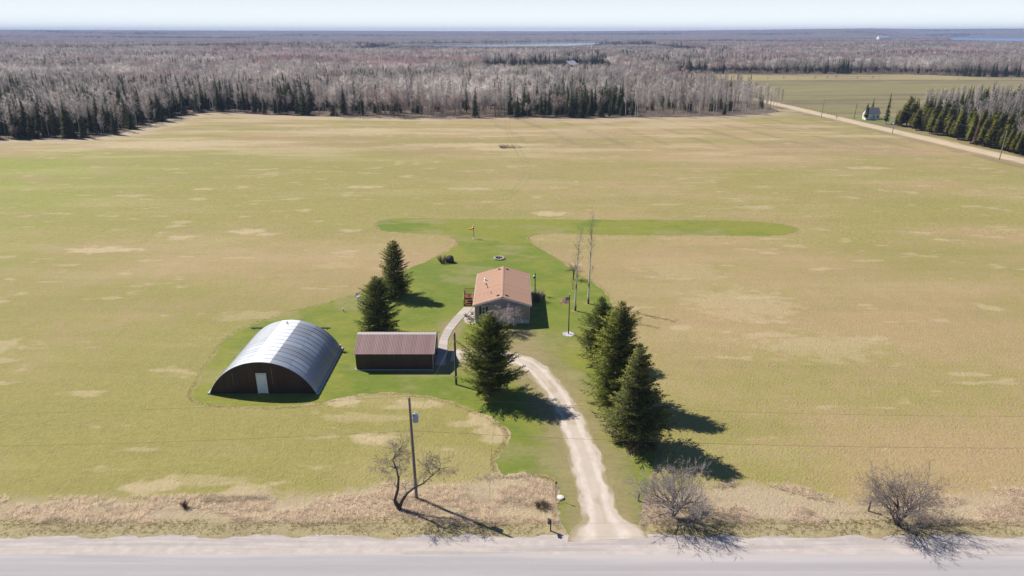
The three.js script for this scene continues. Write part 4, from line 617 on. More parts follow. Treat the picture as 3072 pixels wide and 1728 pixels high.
{ // flagpole with a wind-blown flag
  const t = thing('flagpole', 'dark slender flagpole with a red, white and blue flag', 'flagpole', 8.0, 0, -88.3);
  part('pole', cyl(0.085, 0.05, 6.0, 0, 0, 0, 12), mat(0.055, 0.03, 0.028, 0.6), t); part('finial', new THREE.SphereGeometry(0.09, 12, 8).translate(0, 6.06, 0), mat(0.7, 0.66, 0.6, 0.3), t);
  const tx = colourTexture(256, 128, (u, v, o) => { const st = Math.floor((1 - v) * 13); const red = st % 2 === 0; o[0] = red ? 0.46 : 0.75; o[1] = red ? 0.03 : 0.73; o[2] = red ? 0.05 : 0.74; if (u < 0.4 && v > 6 / 13) { o[0] = 0.02; o[1] = 0.035; o[2] = 0.14; const a = u / 0.4 * 12, b = (v - 6 / 13) / (7 / 13) * 10, i = Math.round(a), j = Math.round(b); if (i > 0 && j > 0 && i < 12 && j < 10 && (i + j) % 2 === 0 && (a - i) ** 2 + (b - j) ** 2 < 0.12) o[0] = o[1] = o[2] = 0.75; } });
  const g = new THREE.PlaneGeometry(1, 1, 20, 10), p = g.attributes.position, uv = g.attributes.uv;
  for (let i = 0; i < p.count; i++) { const u = p.getX(i) + 0.5, v = p.getY(i) + 0.5, drop = 0.5 * u * u * (0.35 + 0.65 * v); p.setXYZ(i, -0.06 - 1.22 * u * (1 - 0.12 * v), 4.75 + 0.95 * v - drop - 0.06 * Math.sin(u * 7), 0.13 * Math.sin(u * 8 + v * 2) * u + 0.12 * u); uv.setXY(i, u, v); }
  g.computeVertexNormals(); part('flag', g, new THREE.MeshPhysicalMaterial({ map: tx, roughness: 0.8, side: THREE.DoubleSide, transmission: 0.3, thickness: 0 }), t);
  const ring = []; for (let i = 0; i < 28; i++) { const a = i / 28 * 6.283, r = 0.84 + 0.1 * Math.sin(i * 2.3); ring.push([8 + Math.cos(a) * r, -88.3 + Math.sin(a) * r]); }
  structure('stone_bed', sheet(ring, 0.03, null), mat(0.66, 0.63, 0.64, 0.9), 'round white gravel bed at the foot of the flagpole', 'gravel bed');
  const R = rng(4), b = new Builder(); for (let i = 0; i < 300; i++) { const a = R() * 6.28, r = Math.sqrt(R()) * 0.86, s = 0.03 + 0.04 * R(), c = V(8 + Math.cos(a) * r, 0.03, -88.3 + Math.sin(a) * r), k = jit([0.68, 0.65, 0.66], 0.8 + 0.25 * R()), P = [V(s, 0, 0), V(0, 0, s), V(-s, 0, 0), V(0, 0, -s)].map((q) => q.applyAxisAngle(V(0, 1, 0), R() * 6).add(c)), top = c.clone().add(V(0, s * 0.9, 0)); for (let j = 0; j < 4; j++) b.tri(P[j], top, P[(j + 1) % 4], k); }
  structure('white_gravel', b.geo(), mat(1, 1, 1, 0.9, { vertexColors: true }), 'loose white stones around the flagpole foot', 'gravel', 'stuff');
}
{ // windsock, birdhouse post, dish, well cap, stake
  const t = thing('windsock', 'orange windsock on a thin post with a white lamp on the lawn strip', 'windsock', -7.9, 0, -136.2);
  part('post', cyl(0.06, 0.05, 2.7, 0, 0, 0, 8), mat(0.09, 0.07, 0.06, 0.7), t); part('sock', new THREE.CylinderGeometry(0.11, 0.24, 1.0, 14, 1, true).rotateZ(Math.PI / 2 + 0.25).translate(-0.62, 2.05, 0), mat(0.85, 0.28, 0.05, 0.7, { side: THREE.DoubleSide }), t);
  part('sock_band', new THREE.CylinderGeometry(0.245, 0.25, 0.2, 14, 1, true).rotateZ(Math.PI / 2 + 0.25).translate(-0.18, 2.2, 0), mat(0.8, 0.55, 0.35, 0.7, { side: THREE.DoubleSide }), t); part('lamp', new THREE.SphereGeometry(0.12, 10, 8).translate(0.02, 2.78, 0), mat(0.75, 0.75, 0.76, 0.4), t); part('footing', cyl(0.28, 0.26, 0.1, 0, 0, 0, 12), mat(0.6, 0.58, 0.56, 0.9), t);
  const b = thing('birdhouse_post', 'tall dark post carrying a small white birdhouse near the house', 'birdhouse', 3.75, 0, -103.9);
  part('post', cyl(0.085, 0.07, 3.7, 0, 0, 0, 8), woodDark, b); const h = part('birdhouse', [box(0.26, 0.36, 0.28, -0.18, 3.0, 0)], mat(0.13, 0.11, 0.10, 0.7), b); part('roof', [box(0.2, 0.03, 0.34, 0.09, 0, 0).rotateZ(-0.6).translate(-0.18, 3.27, 0), box(0.2, 0.03, 0.34, -0.09, 0, 0).rotateZ(0.6).translate(-0.18, 3.27, 0)], mat(0.62, 0.62, 0.62, 0.6), h);
  const d = thing('satellite_dish', 'grey satellite dish on a short post at the lawn edge', 'satellite dish', -24.1, 0, -99.4);
  part('post', cyl(0.05, 0.045, 1.35, 0, 0, 0, 8), mat(0.08, 0.08, 0.085, 0.5), d); const pts = []; for (let i = 0; i <= 8; i++) pts.push(new THREE.Vector2(0.48 * i / 8, 0.16 * (i / 8) ** 2));
  part('dish', new THREE.LatheGeometry(pts, 20).scale(1, 1, 0.85).rotateX(-0.7).rotateY(2.6).translate(0.1, 1.5, 0), mat(0.28, 0.3, 0.33, 0.5, { side: THREE.DoubleSide }), d); part('feed_arm', [bar(V(0, 1.3, 0), V(-0.25, 1.75, -0.42), 0.02, 5), box(0.1, 0.1, 0.14, -0.25, 1.78, -0.42)], mat(0.2, 0.2, 0.21, 0.5), d); part('footing', cyl(0.2, 0.18, 0.06, 0, 0, 0, 10), mat(0.35, 0.33, 0.3, 0.9), d);
  const w = thing('well_cap', 'small white well pipe with a cap standing on the lawn', 'well pipe', -25.8, 0, -96.6); part('pipe', cyl(0.1, 0.1, 0.42, 0, 0, 0, 12), mat(0.62, 0.6, 0.57, 0.6), w); part('cap', cyl(0.14, 0.12, 0.1, 0, 0.42, 0, 12), mat(0.5, 0.5, 0.5, 0.5), w);
  const k = thing('garden_stake', 'short dark stake on the lawn beside a white-barked tree', 'stake', 10.1, 0, -106.3); part('stake', cyl(0.05, 0.04, 0.95, 0, 0, 0, 7), woodDark, k); part('knob', new THREE.SphereGeometry(0.06, 8, 6).translate(0, 0.97, 0), woodDark, k);
  const l = thing('weathered_log', 'short pale weathered log lying near the birdhouse post', 'log', 4.9, 0, -103.4, 0.3); part('trunk', cyl(0.11, 0.09, 1.0, 0, 0, 0, 9).rotateZ(-1.57).translate(-0.5, 0.14, 0), mat(0.32, 0.26, 0.2, 0.9), l); part('branch_stub', bar(V(0.1, 0.15, 0), V(0.3, 0.45, 0.1), 0.04, 6, 0.02), mat(0.26, 0.21, 0.17, 0.9), l);
}
function boulder(r, seed, sy = 0.75) { const g = new THREE.IcosahedronGeometry(r, 2), p = g.attributes.position; for (let i = 0; i < p.count; i++) { const x = p.getX(i), y = p.getY(i), z = p.getZ(i), k = 0.78 + 0.45 * (0.6 * noise(x / r * 1.6 + seed, y / r * 1.6 + z) + 0.4 * noise(z / r * 2.1 - seed, x / r * 2.1 + y)); p.setXYZ(i, x * k, y * k * sy, z * k); } g.computeVertexNormals(); return g; }
{
  const b = new THREE.Mesh(boulder(0.85, 3, 0.9).translate(0, 0.55, 0), mat(0.05, 0.046, 0.045, 0.85)); b.name = 'boulder'; b.position.set(-11.6, 0, -120.6); b.castShadow = b.receiveShadow = true; tag(b, 'big dark rounded boulder on the lawn beside the twiggy shrub', 'boulder'); scene.add(b);
  const t = thing('fire_pit', 'round fire pit ringed with pale stones behind the house', 'fire pit', -2.4, 0, -122.7);
  for (let i = 0; i < 15; i++) { const a = i / 15 * 6.283, s = part('stone', boulder(0.2 + 0.05 * hash2(i, 3), i * 3.1, 0.8), mat(0.38 + 0.1 * hash2(i, 5), 0.34 + 0.09 * hash2(i, 5), 0.31 + 0.08 * hash2(i, 5), 0.9), t); s.position.set(Math.cos(a) * 0.92, 0.12, Math.sin(a) * 0.92); s.rotation.y = i; }
  part('ash', new THREE.CircleGeometry(0.85, 20).rotateX(-Math.PI / 2).translate(0, 0.03, 0), mat(0.05, 0.045, 0.042, 0.95), t); part('log', bar(V(-0.4, 0.1, 0.1), V(0.4, 0.16, -0.15), 0.07, 7), mat(0.08, 0.05, 0.04, 0.9), t); part('log', bar(V(-0.2, 0.14, -0.4), V(0.25, 0.2, 0.35), 0.06, 7), mat(0.10, 0.06, 0.045, 0.9), t);
  // gravel bed and flat stones by the deck
  structure('gravel_bed', sheet(wobble(smooth([[-5.42, -91.8], [-5.42, -98.2], [-6.2, -98.2], [-6.6, -96.2], [-7.2, -94], [-6.9, -92.6], [-6.1, -91.7]], 40), 0.15, 1.2), 0.02, null), mat(0.43, 0.36, 0.30, 0.95), 'pale gravel bed between the path and the house wall', 'gravel bed');
  for (let i = 0; i < 9; i++) { const s = new THREE.Mesh(boulder(0.2 + 0.12 * hash2(i, 9), i * 2.2, 0.55), mat(0.46, 0.42, 0.4, 0.9)); s.name = numbered('garden_stone'); s.position.set(-5.75 - 1.0 * hash2(i, 1), 0.06, -92.4 - 4.6 * hash2(i, 2)); s.castShadow = s.receiveShadow = true; tag(s, 'pale rounded stone lying in the gravel bed by the deck', 'stone', 'stones in the gravel bed'); scene.add(s); }
  for (const [x, z, l] of [[9.7, -96.9, 'bare earth ring around the white-barked tree by the flagpole'], [12.0, -99.9, 'bare earth ring around the white-barked tree near the field']]) { const ring = []; for (let i = 0; i < 20; i++) { const a = i / 20 * 6.283, r = 0.5 + 0.12 * Math.sin(i * 1.9 + x); ring.push([x - 0.1 + Math.cos(a) * r, z + Math.sin(a) * r]); } structure('earth_ring', sheet(ring, 0.018, null), mat(0.28, 0.2, 0.115, 0.95), l, 'bare earth'); }
}
{ // at the roadside: mailbox, marker sign, fence posts
  const t = thing('mailbox', 'black mailbox on a dark post where the driveway meets the road', 'mailbox', 3.3, 0, -47.5);
  part('post', box(0.11, 1.25, 0.11, 0, 0.62, 0), woodDark, t); const s = new THREE.Shape(); s.moveTo(-0.1, 0); s.lineTo(0.1, 0); s.lineTo(0.1, 0.15); s.absarc(0, 0.15, 0.1, 0, Math.PI); s.lineTo(-0.1, 0);
  const m = part('box', new THREE.ExtrudeGeometry(s, { depth: 0.5, bevelEnabled: false }).translate(-0.17, 1.02, -0.1), mat(0.03, 0.032, 0.045, 0.4), t); part('flag', box(0.02, 0.16, 0.05, -0.04, 1.22, 0.2), mat(0.35, 0.03, 0.03, 0.5), m); part('arm', box(0.34, 0.06, 0.08, -0.12, 0.99, 0.12), woodDark, t);
  const g = thing('marker_sign', 'white marker board on a thin stake beside the driveway', 'sign', 4.0, 0, -51.7);
  part('stake', cyl(0.03, 0.025, 1.85, 0, 0, 0, 6), mat(0.10, 0.08, 0.07, 0.7), g); part('reflector', box(0.2, 0.26, 0.02, 0, 1.85, 0.02), mat(0.25, 0.13, 0.10, 0.6), g);
  const st = new THREE.Mesh(boulder(0.34, 6, 0.35).translate(0, 0.09, 0), mat(0.62, 0.58, 0.56, 0.85)); st.name = 'pale_stone'; st.position.set(4.45, 0, -51.9); st.castShadow = st.receiveShadow = true; tag(st, 'flat pale stone in the grass beside the marker stake', 'stone'); scene.add(st);
  for (const [x, z, h, l] of [[11.5, -51.5, 0.85, 'old grey fence post beside the round bare tree'], [33.0 - 1.2, -50.1, 1.05, 'old grey fence post beside the many-stemmed bare tree']]) { const f = thing('fence_post', l, 'fence post', x, 0, z); part('post', bar(V(0, -0.05, 0), V(0.05, h, 0), 0.09, 8, 0.075), wood, f); part('wire_staple', box(0.03, 0.03, 0.2, 0.04, h * 0.75, 0.02), steel, f); }
}
{ // along the dirt road: poles, fence posts, mailbox, car, brush pile
  const pole = (x, z, h, l, c) => { const t = thing('roadside_pole', l, 'utility pole', x, 0, z); part('pole', bar(V(0, -0.1, 0), V(0.25, h, 0), 0.17, 8, 0.12), mat(c, c * 0.88, c * 0.78, 0.85), t); part('insulator', [cyl(0.08, 0.06, 0.35, 0.25, h - 0.02, 0, 8), box(0.12, 0.5, 0.12, 0.4, h - 0.8, 0)], mat(0.5, 0.5, 0.5, 0.5), t); };
  pole(163.6, -229.8, 9.2, 'utility pole beside the dirt road opposite the cedar row', 0.26); pole(161.5, -294.6, 9.8, 'utility pole beside the dirt road opposite the end of the cedars', 0.3); pole(155.2, -351, 9.2, 'utility pole beside the dirt road before the farmhouse', 0.28); pole(169.4, -346, 7.4, 'thin pole standing on the green by the farmhouse', 0.16);
  const ws = [[163.85, 9.3, -229.8], [161.75, 9.9, -294.6], [155.45, 9.3, -351]]; for (let i = 0; i < 2; i++) wire('road_line', i ? 'far wire between the poles along the dirt road' : 'near wire between the poles opposite the cedars', V(...ws[i]), V(...ws[i + 1]), 0.9, 0.025, mat(0.12, 0.12, 0.12, 0.6));
  for (let i = 0; i < 14; i++) { const f = new THREE.Mesh(bar(V(0, -0.05, 0), V(0.04 * Math.sin(i * 3), 1.25, 0), 0.07, 6, 0.06), wood); f.name = numbered('pasture_fence_post'); f.position.set(164.2 + 0.06 * i, 0, -356 - i * 4.4); f.castShadow = f.receiveShadow = true; tag(f, 'grey post of the pasture fence along the dirt road', 'fence post', 'pasture fence posts'); scene.add(f); }
  const m = thing('roadside_mailbox', 'dark mailbox on a post at the edge of the dirt road', 'mailbox', 160.5, 0, -345.5); part('post', box(0.14, 1.1, 0.14, 0, 0.55, 0), woodDark, m); part('box', box(0.35, 0.4, 0.8, 0, 1.28, 0), mat(0.03, 0.03, 0.035, 0.5), m);
  const c = thing('parked_car', 'pale blue car parked under the trees by the farmhouse', 'car', 178.6, 0, -323.5, 0.15);
  part('body', [box(4.6, 0.62, 1.75, 0, 0.68, 0)], mat(0.45, 0.56, 0.66, 0.3), c); part('cabin', prism([[-1.5, 0.98], [1.2, 0.98], [0.75, 1.5], [-1.1, 1.5]], 1.55, -0.775), mat(0.25, 0.33, 0.4, 0.25), c);
  for (const [x, z] of [[-1.4, 0.82], [1.4, 0.82], [-1.4, -0.82], [1.4, -0.82]]) { const w = part('wheel', new THREE.CylinderGeometry(0.33, 0.33, 0.22, 14).rotateX(Math.PI / 2).translate(x, 0.33, z), mat(0.02, 0.02, 0.02, 0.8), c); part('rim', new THREE.CylinderGeometry(0.19, 0.19, 0.24, 10).rotateX(Math.PI / 2).translate(x, 0.33, z), steel, w); }
  const R = rng(12), b = new Builder(); for (let i = 0; i < 170; i++) { const x = -4 + 10 * R() * R(), p = V(x, 0.05, -255 + (R() - 0.5) * 2.6), d = V(R() - 0.5, 0.15 + 0.5 * R() * Math.exp(-(((x + 2) / 2.5) ** 2)), R() - 0.5).normalize(), q = p.clone().addScaledVector(d, 0.7 + 1.3 * R()); b.tube([p, q], [0.045, 0.015], 3, jit([0.2, 0.14, 0.1], 0.6 + 0.7 * R())); }
  const h = new THREE.Mesh(b.geo(), barkMat); h.name = 'brush_pile'; tag(h, 'low heap of dark brush lying out in the hay field', 'brush pile'); h.castShadow = h.receiveShadow = true; scene.add(h);
}
// ---------------------------------------------------------------- woods: single trees along the edges, instanced mass behind
const TWIG = [0.50, 0.455, 0.44];
function woodsBare(seed, o) {
  const R = rng(seed), b = new Builder(), w = new Builder(), h = 1, tr = []; // unit height, scaled later by about 14 m
  const H = 14, N = 7; for (let i = 0; i <= N; i++) tr.push(V((R() - 0.5) * 0.35 * i / N, H * o.trunkTo * i / N, (R() - 0.5) * 0.35 * i / N));
  b.tube(tr, tr.map((_, i) => lerp(0.14, 0.035, i / N)), 5, o.bark);
  const at = (s) => { const f = s * N, k = Math.min(N - 1, f | 0); return tr[k].clone().lerp(tr[k + 1], f - k); };
  for (let k = 0; k < o.limbs; k++) {
    const s = lerp(o.from, 1, Math.pow((k + R()) / o.limbs, 0.85)), p = at(s), a = R() * 6.28, L = o.len * lerp(1, o.topLen, s) * (0.7 + 0.6 * R()), d = V(Math.cos(a) * o.out, o.up + 0.3 * R(), Math.sin(a) * o.out).normalize(), pts = [p]; let dir = d, q = p;
    for (let i = 0; i < 2; i++) { dir = V(dir.x + (R() - 0.5) * 0.4, dir.y + 0.12, dir.z + (R() - 0.5) * 0.4).normalize(); q = q.clone().addScaledVector(dir, L / 2); pts.push(q); }
    w.tube(pts, [0.05, 0.032, 0.012], 3, jit(o.bark, 0.95));
    for (let j = 0; j < o.sub; j++) {
      const s2 = 0.25 + 0.75 * R(), p2 = s2 < 0.5 ? pts[0].clone().lerp(pts[1], s2 * 2) : pts[1].clone().lerp(pts[2], s2 * 2 - 1), d2 = bend(dir, R, 1.2); d2.y = Math.abs(d2.y) * 0.8 + 0.15; d2.normalize(); const L2 = L * (0.3 + 0.35 * R());
      const nn = () => V(p2.x * 0.28 + (R() - 0.5) * 0.9, 0.55 + (R() - 0.5) * 0.7, p2.z * 0.28 + (R() - 0.5) * 0.9).normalize(); w.twig(p2, d2, L2, 0.05, jit(TWIG, 0.85 + 0.3 * R()), R, nn()); for (let m = 0; m < o.fine; m++) w.twig(p2.clone().addScaledVector(d2, L2 * (0.25 + 0.6 * R())), bend(d2, R, 1.3), 0.45 + 0.75 * R(), o.tw, jit(TWIG, 0.8 + 0.45 * R()), R, nn());
    }
  }
  return { trunk: b.geo(), crown: w.geo() };
}
function woodsConifer(seed, o) {
  const R = rng(seed), b = new Builder(), w = new Builder(), H = o.h;
  b.tube([V(0, 0, 0), V(0, H * 0.5, 0), V(0, H * 0.97, 0)], [0.15, 0.1, 0.02], 5, [0.09, 0.07, 0.06]);
  for (let k = 0; k < o.cards; k++) {
    const t = lerp(o.skirt, 1, 1 - Math.pow(1 - (k + R()) / o.cards, 0.62)), a = R() * 6.28, rr = o.r * Math.pow(1 - t, o.pow) * (o.round ? Math.min(1, (t - o.skirt + 0.12) * 5) : 1) * (0.55 + 0.55 * R()) + 0.05, y = H * t, dx = Math.cos(a), dz = Math.sin(a), L = 0.45 + rr * 0.6, e = V(dx * rr, y - (o.droop ?? 0.25) * rr, dz * rr), p = V(dx * Math.max(0, rr - L), y + 0.05, dz * Math.max(0, rr - L)), wd = (0.17 + 0.13 * R()) * (o.wide || 1) * (0.6 + 0.5 * (1 - t)), c = jit(o.col, 0.65 + 0.65 * R()), m = p.clone().lerp(e, 0.5), nn = V(dx + (R() - 0.5) * 0.7, 0.55 + (R() - 0.5) * 0.5, dz + (R() - 0.5) * 0.7).normalize();
    w.tri(p, V(m.x - dz * wd, m.y + (R() - 0.5) * 0.3, m.z + dx * wd), e, c, nn); w.tri(p, e, V(m.x + dz * wd, m.y + (R() - 0.5) * 0.3, m.z - dx * wd), c, nn);
  }
  return { trunk: b.geo(), crown: w.geo() };
}
const aspenO = { trunkTo: 0.93, bark: [0.34, 0.31, 0.29], limbs: 30, from: 0.3, len: 2.5, topLen: 0.42, out: 0.6, up: 0.75, sub: 6, fine: 4, tw: 0.042 };
const mapleO = { trunkTo: 0.72, bark: [0.30, 0.265, 0.25], limbs: 30, from: 0.4, len: 5.0, topLen: 0.55, out: 0.95, up: 0.62, sub: 8, fine: 5, tw: 0.05 };
const BARE = [woodsBare(11, aspenO), woodsBare(12, { ...aspenO, from: 0.42, limbs: 26 }), woodsBare(13, { ...aspenO, from: 0.22, len: 2.9 }), woodsBare(14, mapleO), woodsBare(15, { ...mapleO, len: 5, up: 0.55 })];
const PALE = [woodsBare(17, { ...aspenO, bark: [0.56, 0.53, 0.49], from: 0.4 }), woodsBare(18, { ...aspenO, bark: [0.56, 0.53, 0.49], from: 0.34, limbs: 26 })];
const CON = [woodsConifer(21, { h: 14, r: 2.3, cards: 460, skirt: 0.06, pow: 0.85, col: [0.088, 0.108, 0.036] }), woodsConifer(22, { h: 14, r: 1.75, cards: 380, skirt: 0.1, pow: 0.8, col: [0.076, 0.096, 0.036] }), woodsConifer(23, { h: 14, r: 2.9, cards: 520, skirt: 0.03, pow: 0.9, col: [0.098, 0.114, 0.036] })];
const CEDAR = [woodsConifer(31, { h: 12, r: 2.2, cards: 800, skirt: 0.13, pow: 0.4, round: true, col: [0.24, 0.235, 0.05], droop: -0.1, wide: 1.2 }), woodsConifer(32, { h: 12, r: 1.9, cards: 700, skirt: 0.16, pow: 0.45, round: true, col: [0.2, 0.21, 0.046], droop: -0.1, wide: 1.2 })];
const LARCH = woodsConifer(35, { h: 12, r: 1.7, cards: 420, skirt: 0.08, pow: 0.8, col: [0.26, 0.165, 0.10], droop: 0.1, wide: 0.6 });
const thin = (r, g, b, t) => { const m = new THREE.MeshPhysicalMaterial({ vertexColors: true, roughness: 1, transmission: t, thickness: 0, specularIntensity: 0.08, side: THREE.DoubleSide }); m.color.setRGB(Math.min(1, r), Math.min(1, g), Math.min(1, b)); return m; };
const TINTS = [[1, 1, 1], [1.12, 1.1, 1.06], [0.98, 0.86, 0.86], [1.22, 1.2, 1.14], [0.86, 0.82, 0.82]].map((c) => thin(c[0] * 0.95, c[1] * 0.95, c[2] * 0.95, 0.3));
const coniMat = thin(1, 1, 1, 0.4);
const massMat = thin(1, 1, 1, 0.3);

const LAKE1 = [[-380, -2420], [-80, -2150], [220, -2300], [380, -2700], [540, -3450], [300, -3560], [60, -3150], [-160, -2900], [-420, -2700]], LAKE2 = [[2400, -3560], [3400, -3600], [5400, -5200], [5100, -6450], [4000, -6250], [3050, -5400], [2600, -4600]];
const lowland = (x, z) => (Math.abs(x - 40) < 420 && z < -1350 && z > -2420) || (azOf(x, z) > 31 && Math.hypot(x, z) > 2750 && Math.hypot(x, z) < 4900);
const R = rng(2024), trees = [];
const coneShare = (x, z, e) => {
  const n = fbm(x * 0.012 + 5, z * 0.012, 3), r = -z; let c = 0.09 + 0.6 * sstep(0.52, 0.66, n);
  if (z > -470) {
    if (x < -164) c = 0.6 + 0.3 * (n - 0.5); else if (x < -104) c = 0.68; else if (x < -60) c = 0.16; else if (x < -2) c = e < 8 ? 0.16 : 0.08; else if (x < 28) c = 0.45; else if (x < 60) c = z > -400 ? 0.86 : 0.4; else if (x < 150) c = e > 14 ? 0.1 : 0.02;
  } else if (r < 900 && x > -60 && x < 90) c = 0.1 + 0.35 * sstep(0.5, 0.65, n);
  if (r > 900 && r < 1350) c = Math.max(c, 0.55 * sstep(0.45, 0.65, n + 0.35 * Math.exp(-(((x - 95) / 70) ** 2) - (((r - 1010) / 130) ** 2))));
  if (r > 1450 && x < 100) c = 0.25 + 0.65 * sstep(0.42, 0.58, fbm(x * 0.003, z * 0.006, 3));
  if (r > 1550 && r < 2000 && Math.abs(x - 40) < 420) c = 0.9;
  return c;
};
for (let z = -232; z > -2320; ) {
  const step = z > -640 ? 4.7 : z > -1000 ? 5.8 : z > -1500 ? 7 : 8.6, half = -z * 0.83 + 40;
  for (let x = -half; x < half; x += step) {
    const px = x + (R() - 0.5) * step * 1.1, pz = z + (R() - 0.5) * step * 1.1, low = lowland(px, pz);
    if (!inForest(px, pz) || inPoly(px, pz, LAKE1)) { R(); continue; }
    const B = inPoly(px, pz, FOREST_B), e = Math.min(polyDist(px, pz, FOREST_EDGE, false), 60); if (B && px < 186) { R(); continue; }
    const cs = B ? 0.55 : coneShare(px, pz, e), con = R() < cs, k = step > 7 ? 1.12 : 1.06;
    let h = (con ? lerp(8.5, 16, R()) : lerp(9.5, 16.5, R())) * (B ? 0.85 : 1) * (low ? (pz < -1700 ? 0.26 : 0.5) : 1); if (px > 118 && pz > -430) h *= 0.86; if (!con && e < 4 && !B && R() < 0.25) h *= 0.6;
    const red = fbm(px * 0.008 + 20, pz * 0.014, 3), pale = fbm(px * 0.02 - 8, pz * 0.03, 2), maple = !con && !(pz > -470 && px > 60) && R() < (pz < -430 ? 0.8 : 0.5);
    trees.push({ x: px, z: pz, h, con, k, e: B ? Math.max(0, px - 186) * 0.7 : e, v: con ? (R() * 3 | 0) : maple ? 3 + (R() * 2 | 0) : (R() * 3 | 0), red, pale, turn: R() * 6.28, low });
  }
  z -= step;
}
const groupsOf = new Map();
function standing(name, label, category, group, proto, x, z, s, turn, crownMat, sw = s) {
  const key = name + proto.id; let g;
  if (!groupsOf.has(key)) { g = new THREE.Group(); part('trunk', proto.trunk, barkMat, g); part('crown', proto.crown, crownMat, g); groupsOf.set(key, g); } else g = groupsOf.get(key).clone();
  if (crownMat !== g.children[1].material) g.children[1].material = crownMat;
  g.name = numbered(name); g.position.set(x, 0, z); g.scale.set(sw, s, sw); g.rotation.y = turn; g.userData = {}; tag(g, label, category, group); scene.add(g); return g;
}
[...BARE, ...PALE, ...CON, ...CEDAR, LARCH].forEach((p, i) => { p.id = i; });
// the trees that show largest: along the field edge
{
  const edge = trees.filter((t) => t.e < 13 && Math.abs(t.x) < -t.z * 0.8 + 6 && t.z > -470).sort((a, b) => (a.e * 6 - a.z) - (b.e * 6 - b.z));
  let nb = 0, nc = 0, na = 0;
  for (const t of edge) {
    if (t.con) { if (nc++ >= 280) continue; standing('woods_conifer', 'dark conifer standing at the edge of the woods', 'tree', 'conifers along the woods edge', CON[t.v], t.x, t.z, t.h / 14, t.turn, coniMat, t.h / 14 * 1.25); }
    else if (t.x > 56 && t.x < 160) { if (na++ >= 280) continue; standing('woods_aspen', 'slender pale-stemmed bare tree in the stand by the dirt road', 'tree', 'pale bare trees in the stand by the dirt road', PALE[t.v % 2], t.x, t.z, t.h / 14, t.turn, TINTS[1], t.h / 15); }
    else { if (nb++ >= 280) continue; standing('woods_bare_tree', 'leafless grey tree standing at the edge of the woods', 'tree', 'bare grey trees along the woods edge', BARE[t.v], t.x, t.z, t.h / 14, t.turn, TINTS[(t.turn * 10 | 0) % 3]); }
    t.used = true;
  }
  const Q = rng(77);
  for (let i = 0; i < 60; i++) { const z = -226 - i * 1.62 + (Q() - 0.5) * 2.4, row = i % 2, x = 178.2 + row * 4.2 + (Q() - 0.5) * 4, h = lerp(6.5, 11.5, Q()) + row * 2.5; if (z < -322) continue; standing('cedar_tree', 'yellow-green cedar in the row along the dirt road', 'tree', 'cedars in the row along the dirt road', CEDAR[i % 2], x, z, h / 12, Q() * 6, coniMat, h / 12 * lerp(1.25, 1.9, Q())); }
  standing('larch_tree', 'tan needleless larch among the cedars of the roadside row', 'tree', null, LARCH, 175.8, -262, 0.95, 1, coniMat);
  for (const [x, z, h, l] of [[174.6, -325.5, 14.6, 'tall open spruce beside the parked car and the farmhouse'], [181.0, -352.5, 9.8, 'dark pointed spruce rising behind the farmhouse roof'], [190, -316, 13, 'dark conifer standing above the far cedars'], [193, -300, 14, 'dark conifer rising over the middle of the cedar row'], [197, -270, 15, 'dark conifer rising over the near cedars'], [193, -338, 12, 'dark conifer standing behind the farmhouse yard']]) standing('yard_conifer', l, 'tree', null, CON[(z & 1)], x, z, h / 14, z, coniMat, h / 14 * 1.1);
  standing('yard_cedar', 'olive cedar standing at the front corner of the farmhouse', 'tree', null, CEDAR[0], 172.6, -341.0, 0.68, 2, coniMat);
  for (let i = 0; i < 26; i++) { const x = 150 + i * 13 + (Q() - 0.5) * 9, s = 0.16 + 0.24 * Q() ** 2; if (x > 330 && Q() < 0.4) continue; standing('hedgerow_bush', 'low bare bush in the hedgerow across the pasture', 'bush', 'bushes of the pasture hedgerow', BARE[3 + i % 2], x, -640 + (Q() - 0.5) * 6, s, Q() * 6, TINTS[2], s * 1.4); }
  standing('hedgerow_conifer', 'taller of two small conifers in the pasture hedgerow', 'tree', null, CON[1], 203, -641, 0.62, 1, coniMat); standing('hedgerow_conifer', 'smaller of two small conifers in the pasture hedgerow', 'tree', null, CON[1], 215, -641, 0.5, 2, coniMat);
}
